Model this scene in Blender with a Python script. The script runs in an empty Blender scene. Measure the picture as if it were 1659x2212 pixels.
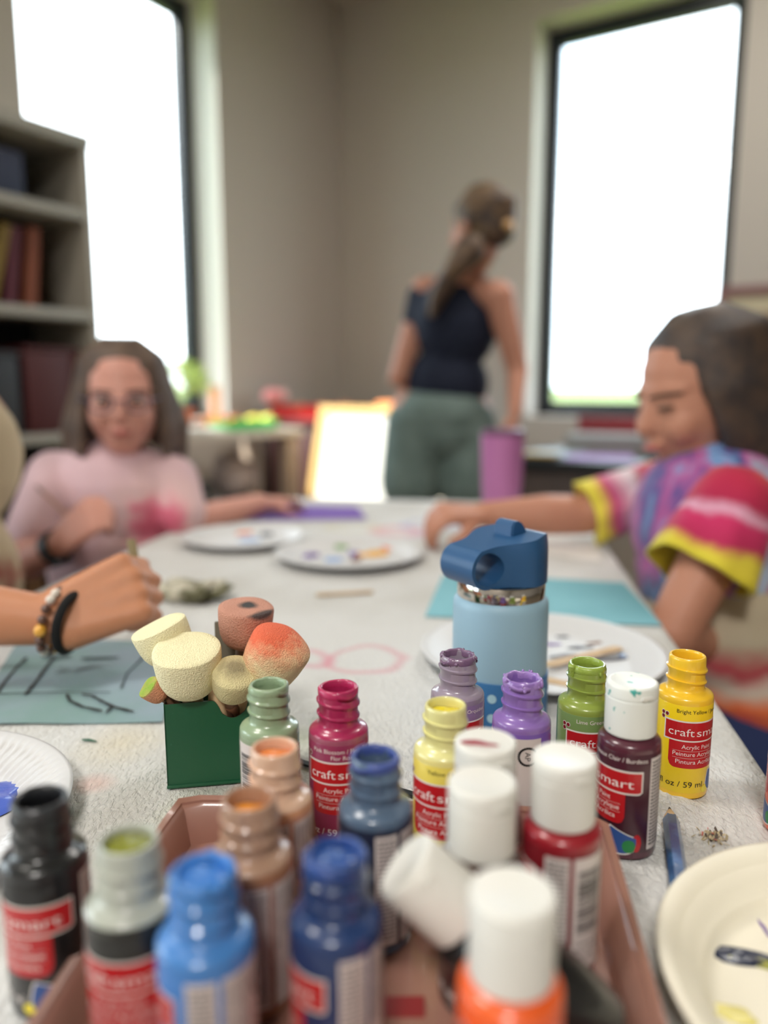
import bpy, bmesh, math, random
from math import sin, cos, pi, radians, atan2, hypot, sqrt
from mathutils import Vector, Matrix, Euler
random.seed(7)
S = bpy.context.scene
COL = S.collection

# ------------------------------------------------------------------ camera, light, exposure
TABLE = 0.73                       # height of the table top
CAMZ = TABLE + 0.26
PITCH = radians(9.27)
FPX = 1660.0
cd = bpy.data.cameras.new('camera'); cam = bpy.data.objects.new('camera', cd); COL.objects.link(cam)
cam.location = (0, 0, CAMZ); cam.rotation_euler = (pi/2 - PITCH, 0, 0)
cd.sensor_fit = 'VERTICAL'; cd.sensor_height = 36.0; cd.lens = FPX/2212*36.0
cd.clip_start = 0.02; cd.clip_end = 4000
cd.dof.use_dof = True; cd.dof.focus_distance = 0.478
cd.dof.aperture_fstop = (cd.lens/1000)/0.0112
S.camera = cam
S.view_settings.view_transform = 'Standard'; S.view_settings.look = 'None'
S.view_settings.gamma = 1.0; S.view_settings.use_curve_mapping = False
S.view_settings.exposure = 1.08
S.cycles.max_bounces = 8; S.cycles.diffuse_bounces = 4; S.cycles.glossy_bounces = 3
S.cycles.sample_clamp_indirect = 6.0
S.cycles.caustics_reflective = False; S.cycles.caustics_refractive = False

w = bpy.data.worlds.new('sky'); S.world = w; w.use_nodes = True
nt = w.node_tree; nt.nodes.clear()
_o = nt.nodes.new('ShaderNodeOutputWorld'); _b = nt.nodes.new('ShaderNodeBackground')
_t = nt.nodes.new('ShaderNodeTexCoord'); _n = nt.nodes.new('ShaderNodeTexNoise'); _r = nt.nodes.new('ShaderNodeValToRGB')
_n.inputs['Scale'].default_value = 3.0; _n.inputs['Detail'].default_value = 3.0
_r.color_ramp.elements[0].position = 0.36; _r.color_ramp.elements[0].color = (0.52, 0.68, 0.82, 1)
_r.color_ramp.elements[1].position = 0.52; _r.color_ramp.elements[1].color = (0.88, 0.95, 1.0, 1)
nt.links.new(_t.outputs['Generated'], _n.inputs['Vector']); nt.links.new(_n.outputs['Fac'], _r.inputs['Fac'])
nt.links.new(_r.outputs['Color'], _b.inputs['Color']); _b.inputs['Strength'].default_value = 4.0
nt.links.new(_b.outputs[0], _o.inputs[0])

SUN_DIR = Vector((0.87, -0.08, -0.98)).normalized()
sl = bpy.data.lights.new('sun', 'SUN'); sl.energy = 8.0; sl.angle = radians(0.8); sl.color = (1.0, 0.95, 0.86)
sun = bpy.data.objects.new('sun', sl); COL.objects.link(sun); sun.location = (-6, 5, 9)
sun.rotation_euler = SUN_DIR.to_track_quat('-Z', 'Y').to_euler()

# room axes: LD runs along the left wall towards the camera, RD along the right wall
CORNER = Vector((-0.24, 4.46)); LD = Vector((-0.522, -0.853)); RD = Vector((0.853, -0.522))
LEN_L, LEN_R, CEIL, WT = 6.6, 6.2, 3.0, 0.22
def room(t, s): return CORNER + LD*t + RD*s
def area_light(name, loc, direction, sx, sy, energy, color, portal=False):
    l = bpy.data.lights.new(name, 'AREA'); l.shape = 'RECTANGLE'; l.size = sx; l.size_y = sy; l.energy = energy; l.color = color
    if portal: l.cycles.is_portal = True
    o = bpy.data.objects.new(name, l); COL.objects.link(o); o.location = loc
    o.rotation_euler = Vector(direction).to_track_quat('-Z', 'Y').to_euler(); return o
# the windows: (wall, from, to, sill, head); the first two are in the photograph, the others are unseen, added to light the near part of the room
WINDOWS = [('L', .955, 1.913, 0.84, 2.67), ('R', 1.11, 2.02, 0.84, 2.67), ('L', 3.66, 4.95, 0.6, 2.2), ('L', 5.15, 6.4, 0.6, 2.2)]
for k, (wl, a, b, z0, z1) in enumerate(WINDOWS):
    if wl == 'L': c = room((a+b)/2, -WT-0.03); d = RD
    else: c = room(-WT-0.03, (a+b)/2); d = LD
    area_light('window_portal', (c.x, c.y, (z0+z1)/2), (d.x, d.y, 0), b-a, z1-z0, 1.0, (1, 1, 1), True)
FILL_LAMPS = [(1.1, 2.3, 12), (3.7, 1.2, 10), (5.3, 3.1, 36)]  # lamps out of view, added to fill the room: along, across, energy

# ------------------------------------------------------------------ helpers
def at(px, py, Y=None, z=None):
    """A pixel of the photograph as a point of the place, at distance Y or at height z."""
    a = (px-829.5)/FPX; b = (py-1106)/FPX
    dy = cos(PITCH)-b*sin(PITCH); dz = -(sin(PITCH)+b*cos(PITCH))
    t = Y/dy if Y is not None else (z-CAMZ)/dz
    return Vector((a*t, dy*t, CAMZ+dz*t))
def lin(c): return tuple((v/255/12.92 if v/255 <= .04045 else ((v/255+.055)/1.055)**2.4) for v in c)
MATS = {}
def N(nt, t): return nt.nodes.new('ShaderNode'+t)
def mat(name, rgb, rough=.5, metal=0, bump=None, coat=0, spec=.5, sss=0, trans=0, vary=None, emit=None, bdist=.001, sheen=0):
    if name in MATS: return MATS[name]
    m = bpy.data.materials.new(name); m.use_nodes = True; nt = m.node_tree; b = nt.nodes['Principled BSDF']
    c = (*lin(rgb), 1)
    b.inputs['Base Color'].default_value = c; b.inputs['Roughness'].default_value = rough; b.inputs['Metallic'].default_value = metal
    b.inputs['Coat Weight'].default_value = coat; b.inputs['Specular IOR Level'].default_value = spec
    b.inputs['Transmission Weight'].default_value = trans; b.inputs['Sheen Weight'].default_value = sheen
    if sss: b.inputs['Subsurface Weight'].default_value = sss; b.inputs['Subsurface Radius'].default_value = (.008, .004, .003); b.inputs['Subsurface Scale'].default_value = 1.0
    if emit: b.inputs['Emission Color'].default_value = c; b.inputs['Emission Strength'].default_value = emit
    tc = N(nt, 'TexCoord')
    if bump:
        n = N(nt, 'TexNoise'); n.inputs['Scale'].default_value = bump[0]; n.inputs['Detail'].default_value = 5
        bp = N(nt, 'Bump'); bp.inputs['Strength'].default_value = bump[1]; bp.inputs['Distance'].default_value = bdist
        nt.links.new(tc.outputs['Object'], n.inputs['Vector']); nt.links.new(n.outputs['Fac'], bp.inputs['Height']); nt.links.new(bp.outputs[0], b.inputs['Normal'])
    if vary:      # (rgb2, scale, low, high): a worn or mottled second colour
        n = N(nt, 'TexNoise'); n.inputs['Scale'].default_value = vary[1]; n.inputs['Detail'].default_value = 4
        r = N(nt, 'ValToRGB'); r.color_ramp.elements[0].position = vary[2]; r.color_ramp.elements[1].position = vary[3]
        r.color_ramp.elements[0].color = c; r.color_ramp.elements[1].color = (*lin(vary[0]), 1)
        nt.links.new(tc.outputs['Object'], n.inputs['Vector']); nt.links.new(n.outputs['Fac'], r.inputs['Fac']); nt.links.new(r.outputs[0], b.inputs['Base Color'])
    MATS[name] = m; return m
def ramp_mat(name, origin, vec, stops, noise=.1, nscale=20, rough=.8, stretch=(1, 1, 1), bump=None, radial=False, sheen=0):
    """Dye or paint that changes along vec (or outward from origin), its edges wandering."""
    m = mat(name, (200, 200, 200), rough, bump=bump, sheen=sheen); nt = m.node_tree; b = nt.nodes['Principled BSDF']
    tc = N(nt, 'TexCoord'); sub = N(nt, 'VectorMath'); sub.operation = 'SUBTRACT'; sub.inputs[1].default_value = origin
    nt.links.new(tc.outputs['Object'], sub.inputs[0])
    if radial:
        mu = N(nt, 'VectorMath'); mu.operation = 'MULTIPLY'; mu.inputs[1].default_value = vec
        nt.links.new(sub.outputs[0], mu.inputs[0]); d = N(nt, 'VectorMath'); d.operation = 'LENGTH'; nt.links.new(mu.outputs[0], d.inputs[0])
    else:
        d = N(nt, 'VectorMath'); d.operation = 'DOT_PRODUCT'; v = Vector(vec); d.inputs[1].default_value = v/v.length_squared
        nt.links.new(sub.outputs[0], d.inputs[0])
    mp = N(nt, 'Mapping'); mp.inputs['Scale'].default_value = stretch; nt.links.new(tc.outputs['Object'], mp.inputs['Vector'])
    n = N(nt, 'TexNoise'); n.inputs['Scale'].default_value = nscale; n.inputs['Detail'].default_value = 3; nt.links.new(mp.outputs[0], n.inputs['Vector'])
    ma = N(nt, 'Math'); ma.operation = 'MULTIPLY_ADD'; ma.inputs[1].default_value = noise*2; nt.links.new(n.outputs['Fac'], ma.inputs[0])
    s2 = N(nt, 'Math'); s2.operation = 'SUBTRACT'; s2.inputs[1].default_value = noise; nt.links.new(ma.outputs[0], s2.inputs[0])
    nt.links.new(d.outputs['Value'], ma.inputs[2])
    r = N(nt, 'ValToRGB'); cr = r.color_ramp
    while len(cr.elements) > 1: cr.elements.remove(cr.elements[0])
    cr.elements[0].position = stops[0][0]; cr.elements[0].color = (*lin(stops[0][1]), 1)
    for p, c in stops[1:]:
        e = cr.elements.new(p); e.color = (*lin(c), 1)
    nt.links.new(s2.outputs[0], r.inputs['Fac']); nt.links.new(r.outputs[0], b.inputs['Base Color']); return m

def build(name, bm, mats, parent=None, smooth=True, loc=None, auto=None):
    bmesh.ops.recalc_face_normals(bm, faces=bm.faces[:]) if auto != 'keep' else None
    me = bpy.data.meshes.new(name); bm.to_mesh(me); bm.free()
    return build_me(name, me, mats, parent, smooth, loc)
def build_me(name, me, mats, parent=None, smooth=True, loc=None):
    for m in (mats if isinstance(mats, (list, tuple)) else [mats]): me.materials.append(m)
    if smooth:
        me.polygons.foreach_set('use_smooth', [True]*len(me.polygons))
        if smooth != 'all':
            try: me.set_sharp_from_angle(angle=radians(38))
            except Exception: pass
    o = bpy.data.objects.new(name, me); COL.objects.link(o)
    if parent: o.parent = parent
    if loc: o.location = loc
    return o
def tag(o, label=None, cat=None, group=None, kind=None):
    if label: o['label'] = label
    if cat: o['category'] = cat
    if group: o['group'] = group
    if kind: o['kind'] = kind
    return o
def thing(name, label, cat, loc=(0, 0, 0), rot=(0, 0, 0), group=None):
    o = bpy.data.objects.new(name, None); COL.objects.link(o); o.location = loc; o.rotation_euler = rot; o.empty_display_size = .05
    return tag(o, label, cat, group)
def struct(name, bm, m, parent=None, smooth=False):
    o = build(name, bm, m, parent, smooth)
    if not parent: o['kind'] = 'structure'
    return o
def box(bm, c, size, rz=0, mi=0, rot=None, bev=0):
    M = Matrix.Translation(Vector(c)) @ (rot.to_matrix().to_4x4() if rot else Matrix.Rotation(rz, 4, 'Z')) @ Matrix.Diagonal((*size, 1))
    r = bmesh.ops.create_cube(bm, size=1, matrix=M); fs = set()
    for v in r['verts']: fs.update(v.link_faces)
    for f in fs: f.material_index = mi
    if bev:
        es = set(); [es.update(f.edges) for f in fs]
        bmesh.ops.bevel(bm, geom=list(es), offset=bev, segments=2, affect='EDGES', profile=.5)
def seg_matrix(p0, p1):
    p0, p1 = Vector(p0), Vector(p1); d = p1-p0
    return Matrix.Translation(p0) @ d.to_track_quat('Z', 'Y').to_matrix().to_4x4(), d.length
def lathe(bm, prof, n=48, M=None, mi=0, wob=None, close=False):
    """Turn a profile of (radius, height) round Z; wob(angle, k, r, z) may move a ring's points."""
    rows = []
    for k, (r, z) in enumerate(prof):
        if r < 1e-7: v = Vector((0, 0, z)); rows.append([bm.verts.new(M @ v if M else v)]); continue
        row = []
        for i in range(n):
            a = 2*pi*i/n; rr, zz = (wob(a, k, r, z) if wob else (r, z)); v = Vector((rr*cos(a), rr*sin(a), zz))
            row.append(bm.verts.new(M @ v if M else v))
        rows.append(row)
    for a, b in zip(rows, rows[1:]):
        for i in range(n):
            j = (i+1) % n
            if len(a) == 1 and len(b) == 1: break
            if len(a) == 1: f = bm.faces.new((a[0], b[j], b[i]))
            elif len(b) == 1: f = bm.faces.new((a[i], a[j], b[0]))
            else: f = bm.faces.new((a[i], a[j], b[j], b[i]))
            f.material_index = mi
    if close:
        for i in range(n):
            j = (i+1) % n; f = bm.faces.new((rows[-1][i], rows[-1][j], rows[0][j], rows[0][i])); f.material_index = mi
def mm(prof): return [(r/1000, z/1000) for r, z in prof]
def cyl(bm, p0, p1, r0, r1=None, n=20, mi=0):
    M, L = seg_matrix(p0, p1); r1 = r0 if r1 is None else r1
    lathe(bm, [(0, 0), (r0, 0), (r1, L), (0, L)], n, M, mi)
def capsule(bm, p0, r0, p1, r1, n=14, k=5):
    M, L = seg_matrix(p0, p1)
    if L < 1e-6: M = Matrix.Translation(Vector(p0)); L = 1e-6
    pr = [(r0*sin(pi/2*i/k), -r0*cos(pi/2*i/k)) for i in range(k+1)] + [(r1*cos(pi/2*i/k), L+r1*sin(pi/2*i/k)) for i in range(k+1)]
    pr[0] = (0, -r0); pr[-1] = (0, L+r1)
    lathe(bm, pr, n, M)
def ellips(bm, c, r, rot=None, n=18, mi=0):
    M = Matrix.Translation(Vector(c)) @ (rot.to_4x4() if rot else Matrix.Identity(4)) @ Matrix.Diagonal((*r, 1))
    k = 10; lathe(bm, [(sin(pi*i/k) if 0 < i < k else 0, -cos(pi*i/k)) for i in range(k+1)], n, M, mi)
def tube(bm, pts, rad, n=10, mi=0, closed=False):
    pts = [Vector(p) for p in pts]; m = len(pts); rows = []
    up = Vector((0, 0, 1)); prev = None
    for i, p in enumerate(pts):
        d = (pts[(i+1) % m]-pts[i-1]) if closed else (pts[min(i+1, m-1)]-pts[max(i-1, 0)])
        d.normalize()
        x = d.cross(up if prev is None else prev)
        if x.length < 1e-4: x = d.cross(Vector((1, 0, 0)))
        x.normalize(); y = x.cross(d); prev = y
        x = d.cross(y)*-1
        r = rad[i] if isinstance(rad, (list, tuple)) else rad
        rows.append([bm.verts.new(p + (x*cos(2*pi*j/n)+y*sin(2*pi*j/n))*r) for j in range(n)])
    rng = range(m) if closed else range(m-1)
    for i in rng:
        a, b = rows[i], rows[(i+1) % m]
        for j in range(n): f = bm.faces.new((a[j], a[(j+1) % n], b[(j+1) % n], b[j])); f.material_index = mi
    if not closed:
        for row in (rows[0], rows[-1]): f = bm.faces.new(row); f.material_index = mi
def prism(bm, poly, z0, z1, M=None, mi=0):
    T = (lambda v: M @ v) if M else (lambda v: v)
    lo = [bm.verts.new(T(Vector((x, y, z0)))) for x, y in poly]; hi = [bm.verts.new(T(Vector((x, y, z1)))) for x, y in poly]
    fs = [bm.faces.new(lo), bm.faces.new(hi)]; n = len(poly)
    for i in range(n): fs.append(bm.faces.new((lo[i], lo[(i+1) % n], hi[(i+1) % n], hi[i])))
    for f in fs: f.material_index = mi
def blob(name, prims, m, voxel=.006, smooth=3, parent=None, sm_f=.5):
    """One continuous skin grown over tapered limbs and rounded masses."""
    bm = bmesh.new()
    for p in prims:
        if p[0] == 'c': capsule(bm, p[1], p[2], p[3], p[4])
        else: ellips(bm, p[1], p[2], p[3] if len(p) > 3 else None)
    bmesh.ops.recalc_face_normals(bm, faces=bm.faces[:])
    me = bpy.data.meshes.new(name); bm.to_mesh(me); bm.free()
    o = bpy.data.objects.new(name, me); COL.objects.link(o)
    r = o.modifiers.new('r', 'REMESH'); r.mode = 'VOXEL'; r.voxel_size = voxel
    s = o.modifiers.new('s', 'SMOOTH'); s.iterations = smooth; s.factor = sm_f
    dg = bpy.context.evaluated_depsgraph_get(); nm = bpy.data.meshes.new_from_object(o.evaluated_get(dg)); bpy.data.objects.remove(o)
    return build_me(name, nm, m, parent, 'all')
def dup(root, loc, rotz=0, label=None, group=None):
    r = root.copy(); COL.objects.link(r); r.location = loc; r.rotation_euler = (0, 0, rotz)
    if label: r['label'] = label
    if group: r['group'] = group
    for ch in list(root.children):
        c = ch.copy(); COL.objects.link(c); c.parent = r
        for g in list(ch.children): d = g.copy(); COL.objects.link(d); d.parent = c
    return r

# ------------------------------------------------------------------ the room
M_wall = mat('wall_paint', (178, 171, 163), .85, bump=(60, .15), bdist=.002)
M_ceil = mat('ceiling_paint', (205, 200, 190), .9, bump=(40, .2))
M_floor = mat('floor_vinyl', (140, 128, 112), .45, vary=((118, 106, 92), 5, .35, .65), bump=(30, .05))
M_reveal = mat('window_reveal_paint', (206, 200, 192), .7, bump=(80, .1))
M_frame = mat('black_window_frame', (28, 34, 42), .4)
M_trim = mat('white_trim', (200, 196, 188), .5)
YAW_L = atan2(LD.y, LD.x); YAW_R = atan2(RD.y, RD.x)
def wall_box(bm, wl, a, b, z0, z1, d0=0.0, d1=WT, bev=0):
    """a box along wall L or R from a to b, its faces d0 and d1 behind the wall's inner face"""
    if wl == 'L': c = room((a+b)/2, -(d0+d1)/2); box(bm, (c.x, c.y, (z0+z1)/2), (b-a, d1-d0, z1-z0), YAW_L, bev=bev)
    else: c = room(-(d0+d1)/2, (a+b)/2); box(bm, (c.x, c.y, (z0+z1)/2), (b-a, d1-d0, z1-z0), YAW_R, bev=bev)
for wl, L, nm in (('L', LEN_L, 'wall_left'), ('R', LEN_R, 'wall_right')):
    bm = bmesh.new(); cur = -WT if wl == 'L' else 0
    for (q, a, b, z0, z1) in [x for x in WINDOWS if x[0] == wl]:
        wall_box(bm, wl, cur, a, 0, CEIL); wall_box(bm, wl, a, b, 0, z0); wall_box(bm, wl, a, b, z1, CEIL); cur = b
    wall_box(bm, wl, cur, L, 0, CEIL); struct(nm, bm, M_wall)
def yawbox(name, t0, t1, s0, s1, z0, z1, m):
    c = room((t0+t1)/2, (s0+s1)/2); bm = bmesh.new(); box(bm, (c.x, c.y, (z0+z1)/2), (t1-t0, s1-s0, z1-z0), YAW_L); return struct(name, bm, m)
yawbox('floor', -WT, LEN_L+.1, -WT, LEN_R+.1, -.1, 0, M_floor)
yawbox('ceiling', -WT, LEN_L+.1, -WT, LEN_R+.1, CEIL, CEIL+.1, M_ceil)
yawbox('wall_back', LEN_L, LEN_L+.1, -WT, LEN_R+.1, 0, CEIL, M_wall)
yawbox('wall_side', 0, LEN_L, LEN_R, LEN_R+.1, 0, CEIL, M_wall)
for wl, L, nm in (('L', LEN_L, 'baseboard_left'), ('R', LEN_R, 'baseboard_right')):
    bm = bmesh.new(); wall_box(bm, wl, .015, L, 0, .1, -.014, -.001); struct(nm, bm, M_trim)
# thin glass: nearly clear, with a faint reflection
mg = bpy.data.materials.new('window_glass'); mg.use_nodes = True; g = mg.node_tree; g.nodes.clear()
go = N(g, 'OutputMaterial'); gm = N(g, 'MixShader'); gt = N(g, 'BsdfTransparent'); gg = N(g, 'BsdfGlossy'); gg.inputs['Roughness'].default_value = .02
gm.inputs[0].default_value = .05; gt.inputs[0].default_value = (.95, .97, .97, 1)
g.links.new(gt.outputs[0], gm.inputs[1]); g.links.new(gg.outputs[0], gm.inputs[2]); g.links.new(gm.outputs[0], go.inputs[0])
for k, (wl, a, b, z0, z1) in enumerate(WINDOWS):
    fw = .075; bm = bmesh.new()
    for (p, q, y0, y1) in ((a, a+fw, z0, z1), (b-fw, b, z0, z1), (a+fw, b-fw, z0, z0+fw), (a+fw, b-fw, z1-fw, z1)):
        wall_box(bm, wl, p, q, y0, y1, .15, .20, bev=.004)
    fr = struct('window_%d' % (k+1), bm, M_frame, smooth=True)
    bm = bmesh.new(); wall_box(bm, wl, a+fw, b-fw, z0+fw, z1-fw, .172, .176); struct('window_pane', bm, mg, fr)
    bm = bmesh.new(); e = .004    # painted returns of the opening
    for (p, q, y0, y1) in ((a, a+e, z0, z1), (b-e, b, z0, z1), (a+e, b-e, z1-e, z1), (a+e, b-e, z0, z0+e)):
        wall_box(bm, wl, p, q, y0, y1, -.001, .15)
    struct('window_reveal', bm, M_reveal, fr)
# outside
M_grass = mat('lawn', (84, 100, 34), .9, vary=((74, 92, 28), .4, .4, .6), bump=(3, .3), bdist=.05)
bm = bmesh.new(); bmesh.ops.create_grid(bm, x_segments=8, y_segments=8, size=1400, matrix=Matrix.Translation((0, 0, -.35)))
tag(build('lawn', bm, M_grass, smooth=False), kind='structure')
# unseen ceiling lamps, added as fill light
M_lamp = mat('fill_lamp_diffuser', (255, 238, 215), .5, emit=1.6); M_white = mat('white_metal', (225, 225, 222), .4)
for i, (t, s, e) in enumerate(FILL_LAMPS):
    c = room(t, s); wh = ['nearest the right window', 'left of the painting table', 'behind the near end of the table'][i]
    th = thing('fill_lamp', 'added flat square ceiling fill lamp ' + wh, 'ceiling lamp', (c.x, c.y, CEIL), (0, 0, YAW_L), 'added fill lamps')
    bm = bmesh.new()
    for (x, y, sx, sy) in ((.3, 0, .02, .62), (-.3, 0, .02, .62), (0, .3, .58, .02), (0, -.3, .58, .02)): box(bm, (x, y, -.021), (sx, sy, .04))
    build('lamp_frame', bm, M_white, th, False)
    bm = bmesh.new(); box(bm, (0, 0, -.015), (.58, .58, .01)); build('diffuser', bm, M_lamp, th, False)
    area_light('ceiling_fill_light', (c.x, c.y, CEIL-.045), (0, 0, -1), .56, .56, e, (1.0, .97, .93))

# ------------------------------------------------------------------ table with its drop cloth
FR = Vector((.433, 1.70)); TD = Vector((-.143, -.9897)).normalized(); TW = Vector((-.9897, .143)).normalized()   # along, across
TLEN, TWID = 1.85, .76
def tp(u, v): return FR + TD*u + TW*v      # u along the table towards the camera, v from the right edge to the left
YT = atan2(TD.y, TD.x)
tbl = thing('folding_table', 'long folding table under the paint-stained canvas drop cloth', 'table', (*tp(TLEN/2, TWID/2), 0), (0, 0, YT))
M_top = mat('table_laminate', (150, 140, 125), .5); M_leg = mat('grey_steel', (90, 92, 95), .4, metal=.6)
bm = bmesh.new(); box(bm, (0, 0, TABLE-.019), (TLEN, TWID, .03), bev=.004); build('tabletop', bm, M_top, tbl)
for sx in (-1, 1):
    for sy in (-1, 1):
        bm = bmesh.new(); cyl(bm, (sx*(TLEN/2-.2), sy*(TWID/2-.08), 0), (sx*(TLEN/2-.2), sy*(TWID/2-.08), TABLE-.034), .0125); build('leg', bm, M_leg, tbl)
# canvas: wrinkled, draping over the edges
SPOTS = []   # (x, y, r0, width, rgb, amount)
def spot(px, py, r, wdt, rgb, amt, sx=1): p = at(px, py, z=TABLE); SPOTS.append((p.x, p.y, r, wdt, rgb, amt, sx))
spot(790, 1425, .034, .008, (215, 120, 140), .5); spot(655, 1425, .024, .009, (220, 110, 140), .5)
spot(860, 1150, .035, .03, (225, 120, 140), .55); spot(640, 1600, .0, .03, (170, 185, 120), .35); spot(935, 1135, .05, .02, (150, 160, 215), .5)
spot(430, 1760, .0, .035, (190, 200, 140), .35); spot(700, 1560, .0, .018, (120, 140, 80), .45); spot(260, 1610, .0, .04, (215, 195, 140), .4)
spot(200, 1700, .0, .015, (225, 165, 150), .4); spot(520, 1420, .0, .03, (150, 160, 120), .3); spot(700, 1290, .0, .02, (160, 160, 150), .35)
spot(900, 1160, .0, .04, (190, 170, 215), .4); spot(740, 1520, .0, .012, (110, 130, 80), .5); spot(760, 1140, .04, .02, (205, 190, 130), .4)
mc = mat('drop_cloth_canvas', (214, 214, 212), .95, sheen=.2); ntc = mc.node_tree; bs = ntc.nodes['Principled BSDF']
tc = N(ntc, 'TexCoord')
n1 = N(ntc, 'TexNoise'); n1.inputs['Scale'].default_value = 330; n1.inputs['Detail'].default_value = 4; n1.inputs['Distortion'].default_value = .6
mp = N(ntc, 'Mapping'); mp.inputs['Scale'].default_value = (1, .5, 1); mp.inputs['Rotation'].default_value = (0, 0, .6)
n2 = N(ntc, 'TexNoise'); n2.inputs['Scale'].default_value = 6; n2.inputs['Detail'].default_value = 4
wd = N(ntc, 'TexNoise'); wd.inputs['Scale'].default_value = 16; wd.inputs['Detail'].default_value = 1
ntc.links.new(tc.outputs['Object'], mp.inputs[0]); ntc.links.new(mp.outputs[0], n1.inputs['Vector']); ntc.links.new(tc.outputs['Object'], n2.inputs['Vector']); ntc.links.new(tc.outputs['Object'], wd.inputs['Vector'])
bp = N(ntc, 'Bump'); bp.inputs['Strength'].default_value = .9; bp.inputs['Distance'].default_value = .0045
ntc.links.new(n1.outputs['Fac'], bp.inputs['Height']); ntc.links.new(bp.outputs[0], bs.inputs['Normal'])
rr = N(ntc, 'ValToRGB'); rr.color_ramp.elements[0].position = .35; rr.color_ramp.elements[0].color = (*lin((200, 198, 192)), 1)
rr.color_ramp.elements[1].position = .6; rr.color_ramp.elements[1].color = (*lin((218, 218, 216)), 1)
ntc.links.new(n2.outputs['Fac'], rr.inputs['Fac']); last = rr.outputs[0]
for (x, y, r, wdt, rgb, amt, sx) in SPOTS:
    s = N(ntc, 'VectorMath'); s.operation = 'DISTANCE'; s.inputs[1].default_value = (x, y, TABLE)
    s.inputs[1].default_value = (x, y, TABLE); ntc.links.new(tc.outputs['Object'], s.inputs[0])
    a = N(ntc, 'Math'); a.operation = 'MULTIPLY_ADD'; a.inputs[1].default_value = .04; ntc.links.new(wd.outputs['Fac'], a.inputs[0]); ntc.links.new(s.outputs['Value'], a.inputs[2])
    b2 = N(ntc, 'Math'); b2.operation = 'SUBTRACT'; b2.inputs[1].default_value = r+.02; ntc.links.new(a.outputs[0], b2.inputs[0])
    c2 = N(ntc, 'Math'); c2.operation = 'ABSOLUTE'; ntc.links.new(b2.outputs[0], c2.inputs[0])
    mr = N(ntc, 'MapRange'); mr.inputs['From Min'].default_value = 0; mr.inputs['From Max'].default_value = wdt; mr.inputs['To Min'].default_value = amt; mr.inputs['To Max'].default_value = 0
    ntc.links.new(c2.outputs[0], mr.inputs['Value'])
    mx = N(ntc, 'MixRGB'); mx.inputs[2].default_value = (*lin(rgb), 1); ntc.links.new(mr.outputs[0], mx.inputs[0]); ntc.links.new(last, mx.inputs[1]); last = mx.outputs[0]
ntc.links.new(last, bs.inputs['Base Color'])
FOLDS = [(at(560, 1330, z=TABLE), at(940, 1760, z=TABLE), .0022, .006), (at(520, 1380, z=TABLE), at(30, 1590, z=TABLE), .0012, .008),
         (at(1220, 1650, z=TABLE), at(1640, 1800, z=TABLE), .0025, .006), (at(780, 1240, z=TABLE), at(1010, 1180, z=TABLE), .002, .01),
         (at(1380, 1660, z=TABLE), at(1560, 1840, z=TABLE), .002, .007), (at(540, 1240, z=TABLE), at(330, 1330, z=TABLE), .006, .016),
         (at(180, 1880, z=TABLE), at(420, 1700, z=TABLE), .0012, .006)]
def fold_h(x, y):
    h = 0
    for a, b, amp, wdt in FOLDS:
        dx, dy = b.x-a.x, b.y-a.y; L = dx*dx+dy*dy; t = max(0, min(1, ((x-a.x)*dx+(y-a.y)*dy)/L)); d = hypot(x-a.x-dx*t, y-a.y-dy*t)
        h += amp*math.exp(-(d/wdt)**2)*min(1, 6*t, 6*(1-t)+.05)
    return h
bm = bmesh.new(); HANG = .17; us = []; vs = []
def rng(L, fine):
    a = [-HANG+HANG*i/6 for i in range(6)]; n = int(L/fine); a += [L*i/n for i in range(n+1)]; a += [L+HANG*(i+1)/6 for i in range(6)]; return a
us = rng(TLEN, .008); vs = rng(TWID, .008); grid = []
from mathutils import noise as mnoise
for u in us:
    row = []
    for v in vs:
        ou = max(0, -u, u-TLEN); ov = max(0, -v, v-TWID); cu = min(max(u, 0), TLEN); cv = min(max(v, 0), TWID)
        p = tp(cu, cv); z = TABLE+.0012+fold_h(p.x, p.y)+.0006*mnoise.noise(Vector((p.x*14, p.y*14, 0)))
        o = ou+ov
        if o > 0:
            wv = .012*sin(cu*23+cv*31)*min(1, o/.1); out = .006+.03*o+wv*.6+.004
            p = p + TD*((-1 if u < 0 else 1)*out if ou else 0) + TW*((-1 if v < 0 else 1)*out if ov else 0); z = TABLE-.001-o*.98 if not (ou and ov) else TABLE-.001-max(ou, ov)
        row.append(bm.verts.new((p.x, p.y, z)))
    grid.append(row)
for i in range(len(us)-1):
    for j in range(len(vs)-1): bm.faces.new((grid[i][j], grid[i+1][j], grid[i+1][j+1], grid[i][j+1]))
cloth = build('drop_cloth', bm, mc, None, 'all'); tag(cloth, 'off-white canvas drop cloth with paint stains covering the painting table', 'cloth')
T0 = TABLE + .0025      # things rest here

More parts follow.
